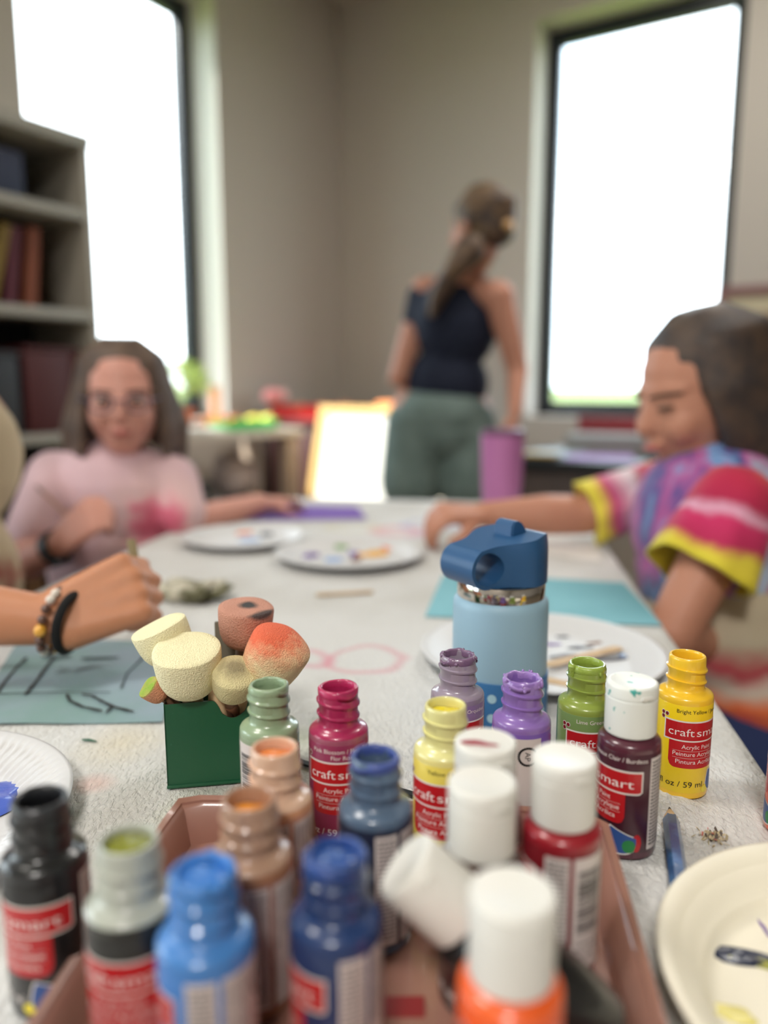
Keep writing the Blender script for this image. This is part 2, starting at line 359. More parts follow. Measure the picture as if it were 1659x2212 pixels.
# ------------------------------------------------------------------ flat things on the cloth
def sheet(name, pts, m, label, cat='paper', z=T0, th=.0006, curl=0, group=None):
    P = [at(x, y, z=TABLE) for x, y in pts]; bm = bmesh.new(); n = 14; g = []
    for i in range(n+1):
        row = []
        for j in range(n+1):
            a, b = i/n, j/n; p = (P[0]*(1-a)+P[1]*a)*(1-b) + (P[3]*(1-a)+P[2]*a)*b
            row.append(Vector((p.x, p.y, z+curl*(abs(a-.5)*2)**3+.0006*sin(a*7+b*4))))
        g.append(row)
    lo = [[bm.verts.new(v) for v in r] for r in g]; hi = [[bm.verts.new(v+Vector((0, 0, th))) for v in r] for r in g]
    for i in range(n):
        for j in range(n):
            bm.faces.new((hi[i][j], hi[i+1][j], hi[i+1][j+1], hi[i][j+1])); bm.faces.new((lo[i][j], lo[i][j+1], lo[i+1][j+1], lo[i+1][j]))
    for i in range(n):
        for (A, B) in (((i, 0), (i+1, 0)), ((i, n), (i+1, n)), ((0, i), (0, i+1)), ((n, i), (n, i+1))):
            bm.faces.new((lo[A[0]][A[1]], lo[B[0]][B[1]], hi[B[0]][B[1]], hi[A[0]][A[1]]))
    o = build(name, bm, m, None, True); tag(o, label, cat, group); return o
M_teal = mat('teal_construction_paper', (112, 170, 182), .8, bump=(500, .15), vary=((128, 186, 198), 8, .35, .65))
M_sagep = mat('painted_sage_paper', (124, 154, 152), .7, bump=(500, .15), vary=((140, 158, 170), 9, .4, .6))
M_purple = mat('purple_construction_paper', (118, 88, 170), .8, bump=(500, .15))
M_paper = mat('white_paper', (225, 222, 216), .8, bump=(300, .1))
M_black = mat('black_paint', (22, 24, 26), .5)
sheet('construction_paper', [(918, 1337), (1430, 1357), (1347, 1262), (957, 1245)], M_teal, 'pale teal sheet of paper lying behind the blue water bottle')
sp = sheet('construction_paper', [(-70, 1572), (352, 1567), (385, 1392), (40, 1388)], M_sagep, 'sage blue paper painted with black twigs under the braceleted arm')
sheet('construction_paper', [(500, 1128), (792, 1124), (772, 1096), (520, 1093)], M_purple, 'purple sheet of paper at the far end of the table')
sheet('drawing_paper', [(1175, 1200), (1300, 1218), (1290, 1168), (1180, 1160)], M_paper, 'white drawing paper under the outstretched arm of the girl in tie-dye')
# black twig brush strokes on the sage paper
def stroke(name, pts, wdt, parent, m, z=T0+.0022, dry=.25):
    P = [at(x, y, z=TABLE) for x, y in pts]; Q = []
    for a, b in zip(P, P[1:]):
        for i in range(6): Q.append(a.lerp(b, i/6))
    Q.append(P[-1]); bm = bmesh.new(); rows = []
    for i, p in enumerate(Q):
        d = (Q[min(i+1, len(Q)-1)]-Q[max(i-1, 0)]); d.z = 0; d.normalize(); nn = Vector((-d.y, d.x, 0)); ww = wdt*(1+random.uniform(-dry, dry)*1.3)*(.5 if i in (0, len(Q)-1) else 1)
        rows.append([bm.verts.new((p.x+nn.x*ww*k, p.y+nn.y*ww*k, z+(.0005 if abs(k) < 1 else 0))) for k in (-1, -.4, .4, 1)])
    for a, b in zip(rows, rows[1:]):
        for j in range(3): bm.faces.new((a[j], b[j], b[j+1], a[j+1]))
    return build(name, bm, m, parent)
M_dry = mat('thin_black_paint', (70, 84, 86), .7)
for pts, wdt, m in (([(-10, 1515), (12, 1482), (38, 1450), (58, 1430)], .0016, M_black), ([(55, 1512), (82, 1478), (100, 1452), (118, 1428)], .0017, M_black),
                 ([(-5, 1510), (60, 1508), (150, 1506), (240, 1507)], .0007, M_dry), ([(145, 1511), (152, 1525), (180, 1538), (222, 1547)], .0013, M_black),
                 ([(178, 1510), (200, 1514), (225, 1528), (246, 1538), (290, 1549)], .0014, M_black), ([(246, 1535), (228, 1552)], .0013, M_black),
                 ([(90, 1428), (155, 1427)], .0022, M_dry), ([(175, 1432), (258, 1430)], .002, M_dry), ([(262, 1498), (275, 1465), (300, 1440), (318, 1420)], .0012, M_dry)):
    stroke('painted_twig', pts, wdt, sp, m)
# paper and foam plates
M_plate = mat('paper_plate_white', (208, 208, 209), .45, bump=(500, .1)); M_foam = mat('foam_plate_cream', (236, 230, 212), .55, bump=(700, .12), sss=.0)
def plate(name, cx, cy, R, label, m, H=.016, base=.66, ribs=True, z=T0, rimw=.012):
    th = thing(name, label, 'plate', (cx, cy, z)); bm = bmesh.new()
    prof = [(0, .0008), (R*base, .0008), (R*(base+.05), .002), (R*.84, H*.72), (R*.93, H*.92), (R*.975, H), (R, H*.97), (R*1.0, H*.9), (R*.975, H*.93), (R*.93, H*.84), (R*.84, H*.62), (R*(base+.06), .0008), (R*base, 0), (0, 0)]
    # more rings on the slope so that the pressed ribs read
    up = prof[:2]; sl = [(R*(base+.05+(.93-base-.05)*i/8), .0015+(H*.9-.0015)*(i/8)**.85) for i in range(9)]
    prof = up+sl+prof[5:]
    def wob(a, k, r, zz):
        if ribs and 3 <= k <= 9: zz += .0011*sin(a*88+.9*sin(k*1.1))
        return r, zz
    lathe(bm, prof, 616 if ribs else 96, None, 0, wob); build('plate_dish', bm, m, th, 'all'); return th
def dab(parent, x, y, z, rx, ry, h, m, rz=0, name='paint_dab', seed=0):
    bm = bmesh.new(); R = random.Random(seed+int(x*9999)); n = 30; ph = [R.uniform(0, 6) for _ in range(4)]
    def wob(a, k, r, zz): f = 1+.16*sin(2*a+ph[0])+.11*sin(3*a+ph[1])+.07*sin(5*a+ph[2]); return r*f, zz*(1+.35*sin(3*a+ph[3])*(r > .2))
    M = Matrix.Translation((x, y, z)) @ Matrix.Rotation(rz, 4, 'Z') @ Matrix.Diagonal((rx, ry, h, 1))
    lathe(bm, [(0, .8), (.25, 1.0), (.55, .75), (.8, .85), (.95, .45), (1.0, 0)], n, M, 0, wob); return build(name, bm, m, parent, 'all')
def paintm(name, rgb): return mat('paint_'+name, rgb, .35, coat=.3, bump=(120, .4), bdist=.002)
P_ultra = paintm('ultramarine', (72, 98, 190)); P_pink = paintm('pink', (205, 85, 130)); P_navy = paintm('navy', (16, 28, 58)); P_olive = paintm('olive', (150, 150, 45))
P_yel = paintm('yellow', (216, 205, 110)); P_pur = paintm('purple', (120, 95, 160)); P_or = paintm('orange', (225, 110, 50)); P_yo = paintm('golden', (235, 175, 60)); P_gr = paintm('green', (120, 160, 90)); P_blk = paintm('slate', (50, 55, 75)); P_lb = paintm('pale_blue', (150, 180, 225)); P_br = paintm('brown', (130, 90, 70))
pl = plate('paper_plate', -.298, .405, .112, 'embossed white paper plate with blue and pink paint at the left edge', M_plate, .017)
dab(pl, .046, .034, .0018, .030, .022, .0030, P_ultra, .5); dab(pl, .046, .008, .0012, .022, .018, .0012, P_pink, 1.2); dab(pl, -.02, -.02, .001, .02, .02, .001, P_lb)
pl = plate('foam_plate', .2135, .268, .1005, 'deep cream foam plate with navy and yellow paint at the lower right', M_foam, .024, .72, False)
a = at(1590, 2060, z=T0+.002); dab(pl, a.x-.2135, a.y-.268,   .001, .017, .0055, .0012, P_navy, -.35); dab(pl, a.x-.2135+.006, a.y-.268-.004, .001, .012, .004, .0007, P_olive, -.3)
a = at(1580, 2185, z=T0+.002); dab(pl, a.x-.2135, a.y-.268, .001, .009, .0055, .0006, P_yel, -.3)
a = at(1650, 2000, z=T0+.002); dab(pl, a.x-.2135, a.y-.268, .001, .0012, .006, .0004, P_pur, 0)
pl = plate('paper_plate', .150, .70, .114, 'white paper plate with dark paint and scraps behind the green paint bottle', M_plate, .014, .68, False)
for (px, py, rx, ry, m, rz) in ((1195, 1388, .008, .004, P_pur, .3), (1225, 1412, .022, .003, P_blk, .2), (1255, 1395, .015, .003, P_navy, .25), (1290, 1385, .012, .003, P_br, .3), (1325, 1420, .020, .0035, P_navy, .2), (1365, 1410, .015, .006, P_lb, .3), (1215, 1372, .006, .003, P_blk, 0)):
    p = at(px, py, z=T0+.003); dab(pl, p.x-.150, p.y-.70, .001, rx, ry, .0012, m, rz, seed=3)
pl = plate('paper_plate', -.052, 1.137, .112, 'white paper plate of purple, yellow and orange paint in mid-table', M_plate, .014, .7, False)
for (px, py, rx, ry, m, rz) in ((672, 1198, .014, .014, P_pur, 0), (735, 1180, .012, .012, P_gr, 0), (765, 1195, .010, .016, P_pur, .3), (770, 1208, .008, .01, P_br, 0), (808, 1195, .024, .016, P_yo, .2), (842, 1182, .016, .016, P_or, .4), (720, 1208, .012, .01, P_lb, 0)):
    p = at(px, py, z=T0+.003); dab(pl, p.x+.052, p.y-1.137, .001, rx, ry, .004, m, rz, seed=5)
pl = plate('paper_plate', -.235, 1.262, .104, 'white paper plate at the end of the purple paper before the bespectacled girl', M_plate, .014, .7, False)
for (px, py, rx, ry, m, rz) in ((530, 1148, .018, .016, P_or, 0), (575, 1152, .012, .02, P_blk, 0), (540, 1165, .02, .01, P_lb, 0)):
    p = at(px, py, z=T0+.003); dab(pl, p.x+.235, p.y-1.262, .001, rx, ry, .003, m, rz, seed=6)
# wooden craft sticks
M_stick = mat('birch_wood', (206, 178, 140), .6, bump=(200, .2), vary=((190, 158, 118), 60, .4, .6))
def stick(pa, pb, wd_, label, z=T0+.001, name='craft_stick', m=None, za=None, group=None):
    a = at(*pa, z=TABLE); b = at(*pb, z=TABLE); a.z = z; b.z = z if za is None else za; d = b-a; L = d.length; bm = bmesh.new()
    poly = [(-wd_, 0)]+[(wd_*cos(pi+pi*i/8), wd_*sin(pi+pi*i/8)) for i in range(1, 8)]+[(wd_, 0), (wd_, L)]+[(wd_*cos(pi*i/8), L+wd_*sin(pi*i/8)) for i in range(1, 8)]+[(-wd_, L)]
    M = Matrix.Translation(a) @ Matrix.Rotation(atan2(d.y, d.x)-pi/2, 4, 'Z') @ Matrix.Rotation(math.asin(d.z/L), 4, 'X')
    prism(bm, poly, 0, .0018, M); return tag(build(name, bm, m or M_stick, None, True), label, 'stick', group)
stick((1190, 1452), (1330, 1418), .006, 'pale wooden craft stick on the plate behind the green paint bottle', T0+.0045)
stick((1185, 1478), (1300, 1500), .006, 'pale wooden craft stick lying in front of the plate behind the wine-red bottle', T0)
stick((690, 1290), (800, 1284), .004, 'short wooden stick lying alone in the middle of the cloth', T0)
stick((636, 1652), (905, 1731), .0024, 'thin black brush lying behind the slate blue bottle', T0, 'paint_brush', M_black)
# crumpled napkin
bm = bmesh.new(); c = at(405, 1300, z=TABLE)
bmesh.ops.create_icosphere(bm, subdivisions=4, radius=1)
for v in bm.verts:
    q = v.co.copy(); f = 1+.45*mnoise.noise(q*2.3)+.25*mnoise.noise(q*5.1); v.co = Vector((q.x*.045*f, q.y*.03*f, max(0, q.z*.5+.45)*.022*f))
tag(build('paper_napkin', bm, mat('soiled_napkin', (196, 190, 172), .9, vary=((98, 96, 70), 40, .42, .58), bump=(90, .5)), None, 'all', loc=(c.x, c.y, T0)), 'crumpled olive-stained paper napkin behind the sponge brushes', 'napkin')
# small green fleck and pencil shavings
bm = bmesh.new(); c = at(193, 1606, z=TABLE); prism(bm, [(-.006, .001), (-.001, .002), (.005, -.001), (.007, -.003), (.001, -.0015), (-.005, -.0005)], 0, .0006, Matrix.Translation((c.x, c.y, T0)))
tag(build('paint_flake', bm, mat('green_flake', (70, 110, 92), .6), None, False), 'tiny dark green paint flake left of the green tin', 'paint flake')
bm = bmesh.new(); c = at(1538, 1822, z=TABLE); R = random.Random(3)
for i in range(60):
    a, r = R.uniform(0, 6.3), R.uniform(0, .010)*R.uniform(.3, 1); M = Matrix.Translation((c.x+r*cos(a)*1.2, c.y+r*sin(a), T0+R.uniform(0, .004))) @ Euler((R.uniform(0, 3), R.uniform(0, 3), R.uniform(0, 3))).to_matrix().to_4x4()
    s = R.uniform(.0008, .0022); prism(bm, [(-s, -s*.5), (s, -s*.4), (s*.6, s*.5), (-s*.7, s*.4)], 0, .0003, M, R.choice((0, 0, 0, 1, 2)))
tag(build('pencil_shavings', bm, [mat('shaving_tan', (196, 180, 146), .8), mat('shaving_pink', (222, 140, 130), .8), mat('shaving_grey', (110, 100, 92), .8)], None, False), 'little heap of pencil shavings near the yellow paint bottle', 'shavings', kind='stuff')
# blue pencil
a = at(1446, 1744, z=T0+.0047); b = at(1468, 1915, z=T0+.0047); d = (b-a).normalized(); tip = a
pc = thing('colour_pencil', 'blue colouring pencil pointing away below the yellow paint bottle', 'pencil', (0, 0, 0))
M_pb = mat('blue_lacquer', (40, 88, 140), .3, coat=.5, vary=((70, 122, 176), 90, .45, .6))
Mx, _ = seg_matrix(a, a+d*.1)
bm = bmesh.new(); lathe(bm, [(0, .0), (.0005, .0003), (.0014, .0042), (0, .0042)], 14, Mx); build('lead', bm, mat('blue_grey_lead', (56, 62, 84), .5), pc)
bm = bmesh.new(); lathe(bm, [(0, .004), (.00135, .0041), (.0042, .0135), (.0042, .0145), (0, .0145)], 14, Mx); build('sharpened_wood', bm, M_stick, pc)
bm = bmesh.new(); lathe(bm, [(0, .0125), (.0040, .0128), (.0048, .0150), (.0048, .085), (0, .085)], 6, Mx, 0); build('shaft', bm, M_pb, pc, True)

# ------------------------------------------------------------------ the bottle tray
M_tray = mat('mauve_brown_plastic', (150, 108, 94), .28, coat=.35)
poly = [at(*q, z=TABLE) for q in ((362, 1875), (395, 1826), (440, 1818), (700, 1822), (1240, 1850), (1300, 1885))]
T = [(p.x, p.y) for p in poly]+[(.094, .185), (.078, .168), (-.115, .168), (-.135, .19)]
cx0 = sum(p[0] for p in T)/len(T); cy0 = sum(p[1] for p in T)/len(T)
def inset(k, z): return [Vector((cx0+(x-cx0)*k, cy0+(y-cy0)*k, z)) for x, y in T]
bm = bmesh.new(); rows = [inset(.92, T0), inset(.94, T0), inset(.995, T0+.024), inset(1.02, T0+.0255), inset(1.022, T0+.0245), inset(1.0, T0+.0235), inset(.975, T0+.021), inset(.93, T0+.0016)]
rows = [[bm.verts.new(v) for v in r] for r in rows]; n = len(T)
for r0, r1 in zip(rows, rows[1:]):
    for i in range(n): bm.faces.new((r0[i], r0[(i+1) % n], r1[(i+1) % n], r1[i]))
bm.faces.new(rows[0]); bm.faces.new(rows[-1][::-1])
tr = build('plastic_tray', bm, M_tray, None, True); tag(tr, 'shallow glossy mauve-brown plastic tray holding the nearest paint bottles', 'tray')
TF = T0+.0018

# ------------------------------------------------------------------ lettering
_tc = {}
def text2d(s):
    if s in _tc: return _tc[s]
    cu = bpy.data.curves.new('t', 'FONT'); cu.body = s; cu.size = 1; cu.resolution_u = 4; o = bpy.data.objects.new('t', cu); COL.objects.link(o)
    me = bpy.data.meshes.new_from_object(o.evaluated_get(bpy.context.evaluated_depsgraph_get()))
    vs_ = [(v.co.x, v.co.y) for v in me.vertices]; fs = [tuple(p.vertices) for p in me.polygons]
    bpy.data.objects.remove(o); bpy.data.meshes.remove(me)
    x0 = min(v[0] for v in vs_); x1 = max(v[0] for v in vs_); _tc[s] = ([(x-x0, y) for x, y in vs_], fs, x1-x0); return _tc[s]
RB = 17.1
def wrap_mesh(bm, pts, faces, R, th0, mi):
    """flat label artwork (mm) bent round the bottle"""
    tb = bmesh.new(); vv = [tb.verts.new((x, y, 0)) for x, y in pts]
    for f in faces:
        try: tb.faces.new([vv[i] for i in f])
        except ValueError: pass
    x0 = min(p[0] for p in pts); x1 = max(p[0] for p in pts); x = math.floor(x0)+1.0
    while x < x1:
        bmesh.ops.bisect_plane(tb, geom=tb.verts[:]+tb.edges[:]+tb.faces[:], plane_co=(x, 0, 0), plane_no=(1, 0, 0)); x += 1.5
    mp_ = {}
    for v in tb.verts: a = th0+v.co.x/RB; mp_[v] = bm.verts.new((R*cos(a)/1000, R*sin(a)/1000, v.co.y/1000))
    for f in tb.faces: nf = bm.faces.new([mp_[v] for v in f.verts]); nf.material_index = mi
    tb.free()
def txt(bm, s, u, v, h, R, th0, mi, width=None, align='l', rot=False, bold=0):
    p, f, wd_ = text2d(s); k = (width/wd_) if width else h
    ky = h if width else h
    off = {'l': 0, 'c': -wd_*k/2, 'r': -wd_*k}[align]
    q = [(u+off+x*k, v+y*ky) for x, y in p] if not rot else [(u+y*ky, v-off-x*k) for x, y in p]
    wrap_mesh(bm, q, f, R, th0, mi)
def strip(bm, u0, u1, lo, hi, R, th0, mi, step=1.5):
    n = max(2, int(abs(u1-u0)/step)+1); prev = None
    for i in range(n+1):
        u = u0+(u1-u0)*i/n; a = th0+u/RB; l = lo(u) if callable(lo) else lo; h = hi(u) if callable(hi) else hi
        cur = (bm.verts.new((R*cos(a)/1000, R*sin(a)/1000, l/1000)), bm.verts.new((R*cos(a)/1000, R*sin(a)/1000, h/1000)))
        if prev: f = bm.faces.new((prev[0], cur[0], cur[1], prev[1])); f.material_index = mi
        prev = cur
def disc(bm, cu, cv, ru, rv, R, th0, mi): strip(bm, cu-ru, cu+ru, lambda u: cv-rv*sqrt(max(0, 1-((u-cu)/ru)**2)), lambda u: cv+rv*sqrt(max(0, 1-((u-cu)/ru)**2)), R, th0, mi, ru/6)
L_red = mat('label_red', (186, 26, 34), .35, coat=.3); L_white = mat('label_white', (226, 222, 216), .4); L_blk = mat('label_black', (20, 20, 22), .4)
L_blue = mat('label_blue', (52, 84, 148), .4); L_green = mat('label_green', (40, 130, 70), .4); L_yel = mat('label_yellow', (232, 214, 60), .4); L_dark = mat('label_dark_red', (120, 18, 30), .4); L_back = mat('label_back_panel', (214, 204, 200), .45)
M_cap = mat('white_polypropylene', (222, 220, 213), .38, bump=(60, .04), sss=.0)
M_capd = mat('white_cap_with_green_specks', (226, 228, 222), .38, vary=((60, 160, 150), 160, .66, .70))

BODY = [(0, .6), (12, .6), (13, 0), (15.4, 0), (16.6, .7), (17, 2), (17, 63.2), (16.85, 65.0), (16.2, 66.2), (14, 67.4), (12.2, 68.2), (11.5, 69.2), (11.2, 70.5), (11.2, 73.2), (12.2, 73.9), (12.3, 74.7), (11.2, 75.6), (11.2, 80.4), (12.3, 81.2), (12.4, 82.2), (11.3, 83.2), (11.2, 88.2), (11.0, 89.4), (10.5, 90), (9.6, 90), (9.2, 89.4), (9.1, 88), (9.1, 76), (9.1, 68), (13, 66), (15.8, 62), (15.8, 30), (0, 30)]
def bottle(x, y, z, label, body, lab, face, ink=(236, 226, 222), name_txt=None, cap=None, neck=None, fill=None, level=84, back='seal', tilt=None, logo=True, rim_paint=None, rough=.3, spin=None, blobs=0, rr0=.35, drip=None):
    bt = thing('paint_bottle', label, 'paint bottle', (x, y, z), (0, 0, 0))
    key = '_'.join(map(str, body)); mb = mat('bottle_plastic_'+key, body, rough, coat=.45, spec=.5)
    mats = [mb]
    if neck: mats.append(mat('bottle_neck_'+'_'.join(map(str, neck)), neck, .3, coat=.5, trans=.15))
    c0 = atan2(-y, -x) if spin is None else spin
    th0 = c0+radians(face); bm = bmesh.new()
    def wob(a, k, r, zz):
        if k in (14, 15, 18, 19): zz += .0011*sin(a+c0)
        return r, zz
    lathe(bm, mm(BODY), 72, None, 0, wob)
    if neck:
        for f in bm.faces:
            if f.calc_center_median().z > .0655: f.material_index = 1
    build('bottle_body', bm, mats, bt)
    # wrap label
    lm = mat('label_wrap_'+'_'.join(map(str, lab)), lab, .32, coat=.35, bump=(40, .06))
    bm = bmesh.new(); n = 72
    lathe(bm, mm([(17.02, 4.5), (17.12, 4.7), (17.12, 61.8), (17.02, 62.0)]), 72); lb = build('label', bm, lm, bt)
    im = mat('ink_'+'_'.join(map(str, ink)), ink, .4)
    R1, R2, R3, R4 = 17.22, 17.30, 17.38, 17.46
    if logo:
        bm = bmesh.new()   # brand panel
        rr_ = 3.0
        def lo1(u): return 39.0 if u < 46 else 39.0+rr_-sqrt(max(0, rr_**2-(u-46)**2))
        strip(bm, 0, 48.6, lambda u: lo1(u)-.2, 52.4, R1, th0, 0); strip(bm, .9, 47.8, lambda u: lo1(u)+.8, 51.4, R2, th0, 1)
        def lo2(u):
            r = 4.2; d = max(0, 3.8+r-u, u-(39.5-r)); return 21.2+r-sqrt(max(0, r*r-d*d))
        strip(bm, 3.8, 39.5, lo2, 38.8, R1, th0, 1, 1.0)
        strip(bm, 6.5, 37, 32.6, 32.75, R2, th0, 0); strip(bm, 6.5, 37, 27.9, 28.05, R2, th0, 0)
        for (du, dv) in ((-1.3, 55.2), (1.5, 55.0), (-1.2, 52.6)): disc(bm, du, dv, 1.5, 1.5, R1+.02, th0, 0); disc(bm, du, dv, 1.15, 1.15, R2+.04, th0, 2)
        build('brand_panel', bm, [L_white, L_red, L_dark], lb, False)
        bm = bmesh.new()
        txt(bm, 'craft', 3.2, 42.6, 7.2, R3, th0, 0, 15.5); txt(bm, 'smart', 20.2, 42.6, 7.2, R3, th0, 0, 23.5)
        txt(bm, 'Acrylic Paint', 21.5, 34.2, 3.9, R3, th0, 0, align='c'); txt(bm, 'Peinture Acrylique', 21.5, 29.4, 3.9, R3, th0, 0, align='c', width=30); txt(bm, 'Pintura Acrílica', 21.5, 24.3, 3.9, R3, th0, 0, align='c', width=26)
        if name_txt:
            for i, s in enumerate(name_txt): txt(bm, s, 24.5, 57.4-i*3.6, 3.5, R3, th0, 1, align='c')
        txt(bm, '2 fl oz / 59 ml', -5.6, 8.6, 5.4, R3, th0, 1, 32)
        build('label_lettering', bm, [mat('ink_236_226_222', (236, 226, 222), .4), im], lb, False)
        bm = bmesh.new()   # leaf emblem
        def leaf(g):
            u0_, u1_ = 30-g, 46.5+g; f = lambda u: max(0, min(1, (u-u0_)/(u1_-u0_)))
            hi = lambda u: 10+(8.6+g)*(sin(pi/2*min(1, f(u)/.16))**.8)*(1-.62*max(0, (f(u)-.16)/.84)); lo = lambda u: 10-(6+g)*sqrt(max(0, 1-(2*f(u)-1)**2))
            return u0_, u1_, lo, hi
        a_ = leaf(.8); strip(bm, *a_, R1, th0, 0, .6); disc(bm, 29.5, 6.6, 3.6, 2.6, R1+.03, th0, 3); disc(bm, 46.8, 10.5, 2.6, 5.2, R1+.02, th0, 4)
        a_ = leaf(0); strip(bm, *a_, R2, th0, 1, .6); disc(bm, 42.6, 8.6, 3.6, 3.8, R3, th0, 2)
        build('leaf_emblem', bm, [L_white, L_blue, L_green, L_yel, L_red], lb, False)
    bm = bmesh.new()
    strip(bm, 53, 63.5, 6, 59.5, R1, th0, 0); strip(bm, 65.5, 92, 6, 59.5, R1, th0, 0)
    Rw = random.Random(2); v_ = 8.5
    while v_ < 57.5:      # small print
        u_ = 54.2
        while u_ < 62: w_ = Rw.uniform(.8, 2.6); strip(bm, u_, min(62.3, u_+w_), v_, v_+1.0, R2, th0, 2, .8); u_ += w_+.45
        v_ += 2.0
    if back is None: bm.free(); bm = None
    elif back == 'seal':
        for k in range(26): a = 2*pi*k/26; disc(bm, 84+5.2*cos(a), 49+5.2*sin(a), .75, .75, R2, th0, 1)
        disc(bm, 84, 49, 4.3, 4.3, R2+.05, th0, 0); txt(bm, 'AP', 82.3, 51.9, 4.6, R3, th0, 1, 5.4, rot=True)
        for i, s in enumerate(('Se conforma a / Se conforme a ASTM D-4236', 'DISTRIBUTED BY / DISTRIBUIDO POR', 'MSPCI, IRVING, TX 75063', 'MADE IN USA / HECHO EN E.U.A.', 'MATERIALS CAUTIONS: NONE')): txt(bm, s, 76.2-i*2.5, 57.5, 1.9, R3, th0, 1, rot=True)
        x_ = 76.0; R = random.Random(5)
        while x_ < 89: w_ = R.choice((.3, .5, .9)); strip(bm, x_, x_+w_, 8, 19, R2, th0, 1, .5); x_ += w_+R.choice((.3, .5, .8))
        txt(bm, '143163', 88.8, 34, 3.0, R3, th0, 1, rot=True)
    else:
        v_ = 24.0; R = random.Random(9)
        while v_ < 53: h_ = R.choice((.3, .5, .9)); strip(bm, 67.5, 80, v_, v_+h_, R2, th0, 1); v_ += h_+R.choice((.3, .5, .8))
        txt(bm, '400100', 82, 54, 3.2, R3, th0, 1, rot=True)
        for i in range(3): txt(bm, ('Conforms to ASTM D-4236', 'Soap and water cleanup', 'Non-toxic')[i], 67, 19-3.4*i, 2.4, R3, th0, 1)
    if bm: build('back_panel', bm, [L_back, L_blk, mat('small_print', (84, 80, 78), .5)], lb, False)
    # open neck: dried paint and the paint inside
    fc = fill or body
    if not cap:
        pm = mat('wet_paint_'+'_'.join(map(str, fc)), fc, .25, coat=.6, bump=(140, .5), bdist=.002)
        bm = bmesh.new(); lathe(bm, mm([(9.12, level-1.5), (8.6, level-.6), (5, level), (2, level+.5), (0, level+.6)]), 36, None, 0, lambda a, k, r, zz: (r, zz+.0004*sin(a*3+k)))
        build('paint', bm, pm, bt, 'all')
        if rim_paint:
            rm_ = mat('dried_paint_'+'_'.join(map(str, rim_paint)), rim_paint, .35, coat=.3, bump=(300, .4)); bm = bmesh.new(); R = random.Random(int(abs(x)*1e4)); ph = [R.uniform(0, 6) for _ in range(3)]
            def wob2(a, k, r, zz):
                j = rr0*(.00022*sin(5*a+ph[0])+.0002*sin(9*a+ph[1])); d = .0022*max(0, sin(2*a+ph[2]))*(1 if k in (3, 4, 5) else 0); return r+j, zz-d+j
            lathe(bm, mm([(9.0, 86), (8.95, 89.6), (9.6, 90.4), (10.7, 90.35), (11.55, 89.3), (11.5, 86.5), (11.25, 85.8)]), 72, None, 0, wob2)
            if drip: a = c0+radians(drip); [ellips(bm, ((.0118-.0001*q)*cos(a), (.0118-.0001*q)*sin(a), .0895-.0011*q), (.0024-.0002*q, .0024-.0002*q, .0016), n=12) for q in range(6)]
            for i in range(blobs): a = R.uniform(0, 6.28); rr2 = R.uniform(.0103, .0117); zz = R.uniform(.0855, .0905); s = R.uniform(.0005, .0013); ellips(bm, (rr2*cos(a), rr2*sin(a), zz), (s, s, s*R.uniform(.8, 1.8)), n=8)
            build('dried_paint', bm, rm_, bt, 'all')
    else:
        ct = thing('cap', None, None); ct.parent = bt
        bpy.data.objects.remove(ct)
        bm = bmesh.new()
        pr = mm([(12.6, 69.2), (13.8, 69.2), (14, 69.6), (14, 70.5), (14, 89.6), (13.6, 89.9), (13.6, 90.4), (14, 90.7), (14, 96.2), (13.7, 97.2), (12.9, 97.8), (11.8, 98), (11.2, 97.75), (0, 97.7)])
        lathe(bm, pr, 144, None, 0, lambda a, k, r, zz: (r+(.00013*sin(a*72) if k in (3, 4) else 0), zz))
        lathe(bm, mm([(12.6, 69.2), (12.6, 96), (0, 96)]), 48)
        cp = build('cap', bm, M_capd if cap == 'specks' else M_cap, bt); cp['label'] = 'white flip cap'
        bm = bmesh.new(); a = c0+radians(35); box(bm, (.0142*cos(a), .0142*sin(a), .0925), (.0016, .007, .0022), a, bev=.0005); build('flip_tab', bm, M_cap, cp)
    if tilt:
        bt.rotation_euler = tilt
    return bt
B1 = bottle
WH = (236, 226, 222)
B1(-.142, .294, T0, 'open black paint bottle at the left edge of the photo', (26, 27, 30), (20, 20, 22), -131, fill=(12, 12, 14), level=66, rim_paint=(44, 46, 50))
B1(-.095, .262, TF, 'open bottle with frosted grey neck and olive paint, second from the left in front', (40, 42, 38), (26, 26, 24), -95, neck=(186, 190, 178), fill=(126, 130, 36), level=88)
B1(-.063, .2435, TF, 'bright blue open paint bottle in front, caked with blue paint', (66, 124, 190), (62, 118, 186), -203, fill=(60, 120, 196), level=88, rim_paint=(66, 128, 200), blobs=14, rr0=1, name_txt=('Blue',))
B1(-.051, .336, TF, 'open peach paint bottle standing before the sage green one', (224, 164, 124), (196, 142, 118), -193, neck=(232, 192, 164), fill=(228, 132, 66), level=86)
B1(-.055, .291, TF, 'open copper brown bottle with amber paint behind the bright blue bottle', (166, 116, 84), (150, 106, 88), -190, neck=(184, 146, 122), fill=(222, 140, 44), level=84)
B1(-.066, .417, T0, 'open sage green paint bottle beside the green tin', (142, 162, 130), (128, 142, 112), 66, back='code', level=72, fill=(92, 112, 84), rim_paint=(146, 168, 136))
B1(-.026, .4135, T0, 'open pink blossom paint bottle right of the sage green one', (158, 84, 106), (142, 48, 84), -69, neck=(178, 42, 92), name_txt=('Pink Blossom / Fleur Rosée', 'Flor Rosada'), rim_paint=(178, 40, 90), fill=(160, 24, 60), level=78, rr0=.1)
B1(-.004, .328, TF, 'slate blue open paint bottle with a blue-smeared rim', (84, 104, 128), (26, 34, 56), -178, rim_paint=(66, 84, 150), fill=(34, 40, 92), level=80, back='seal')
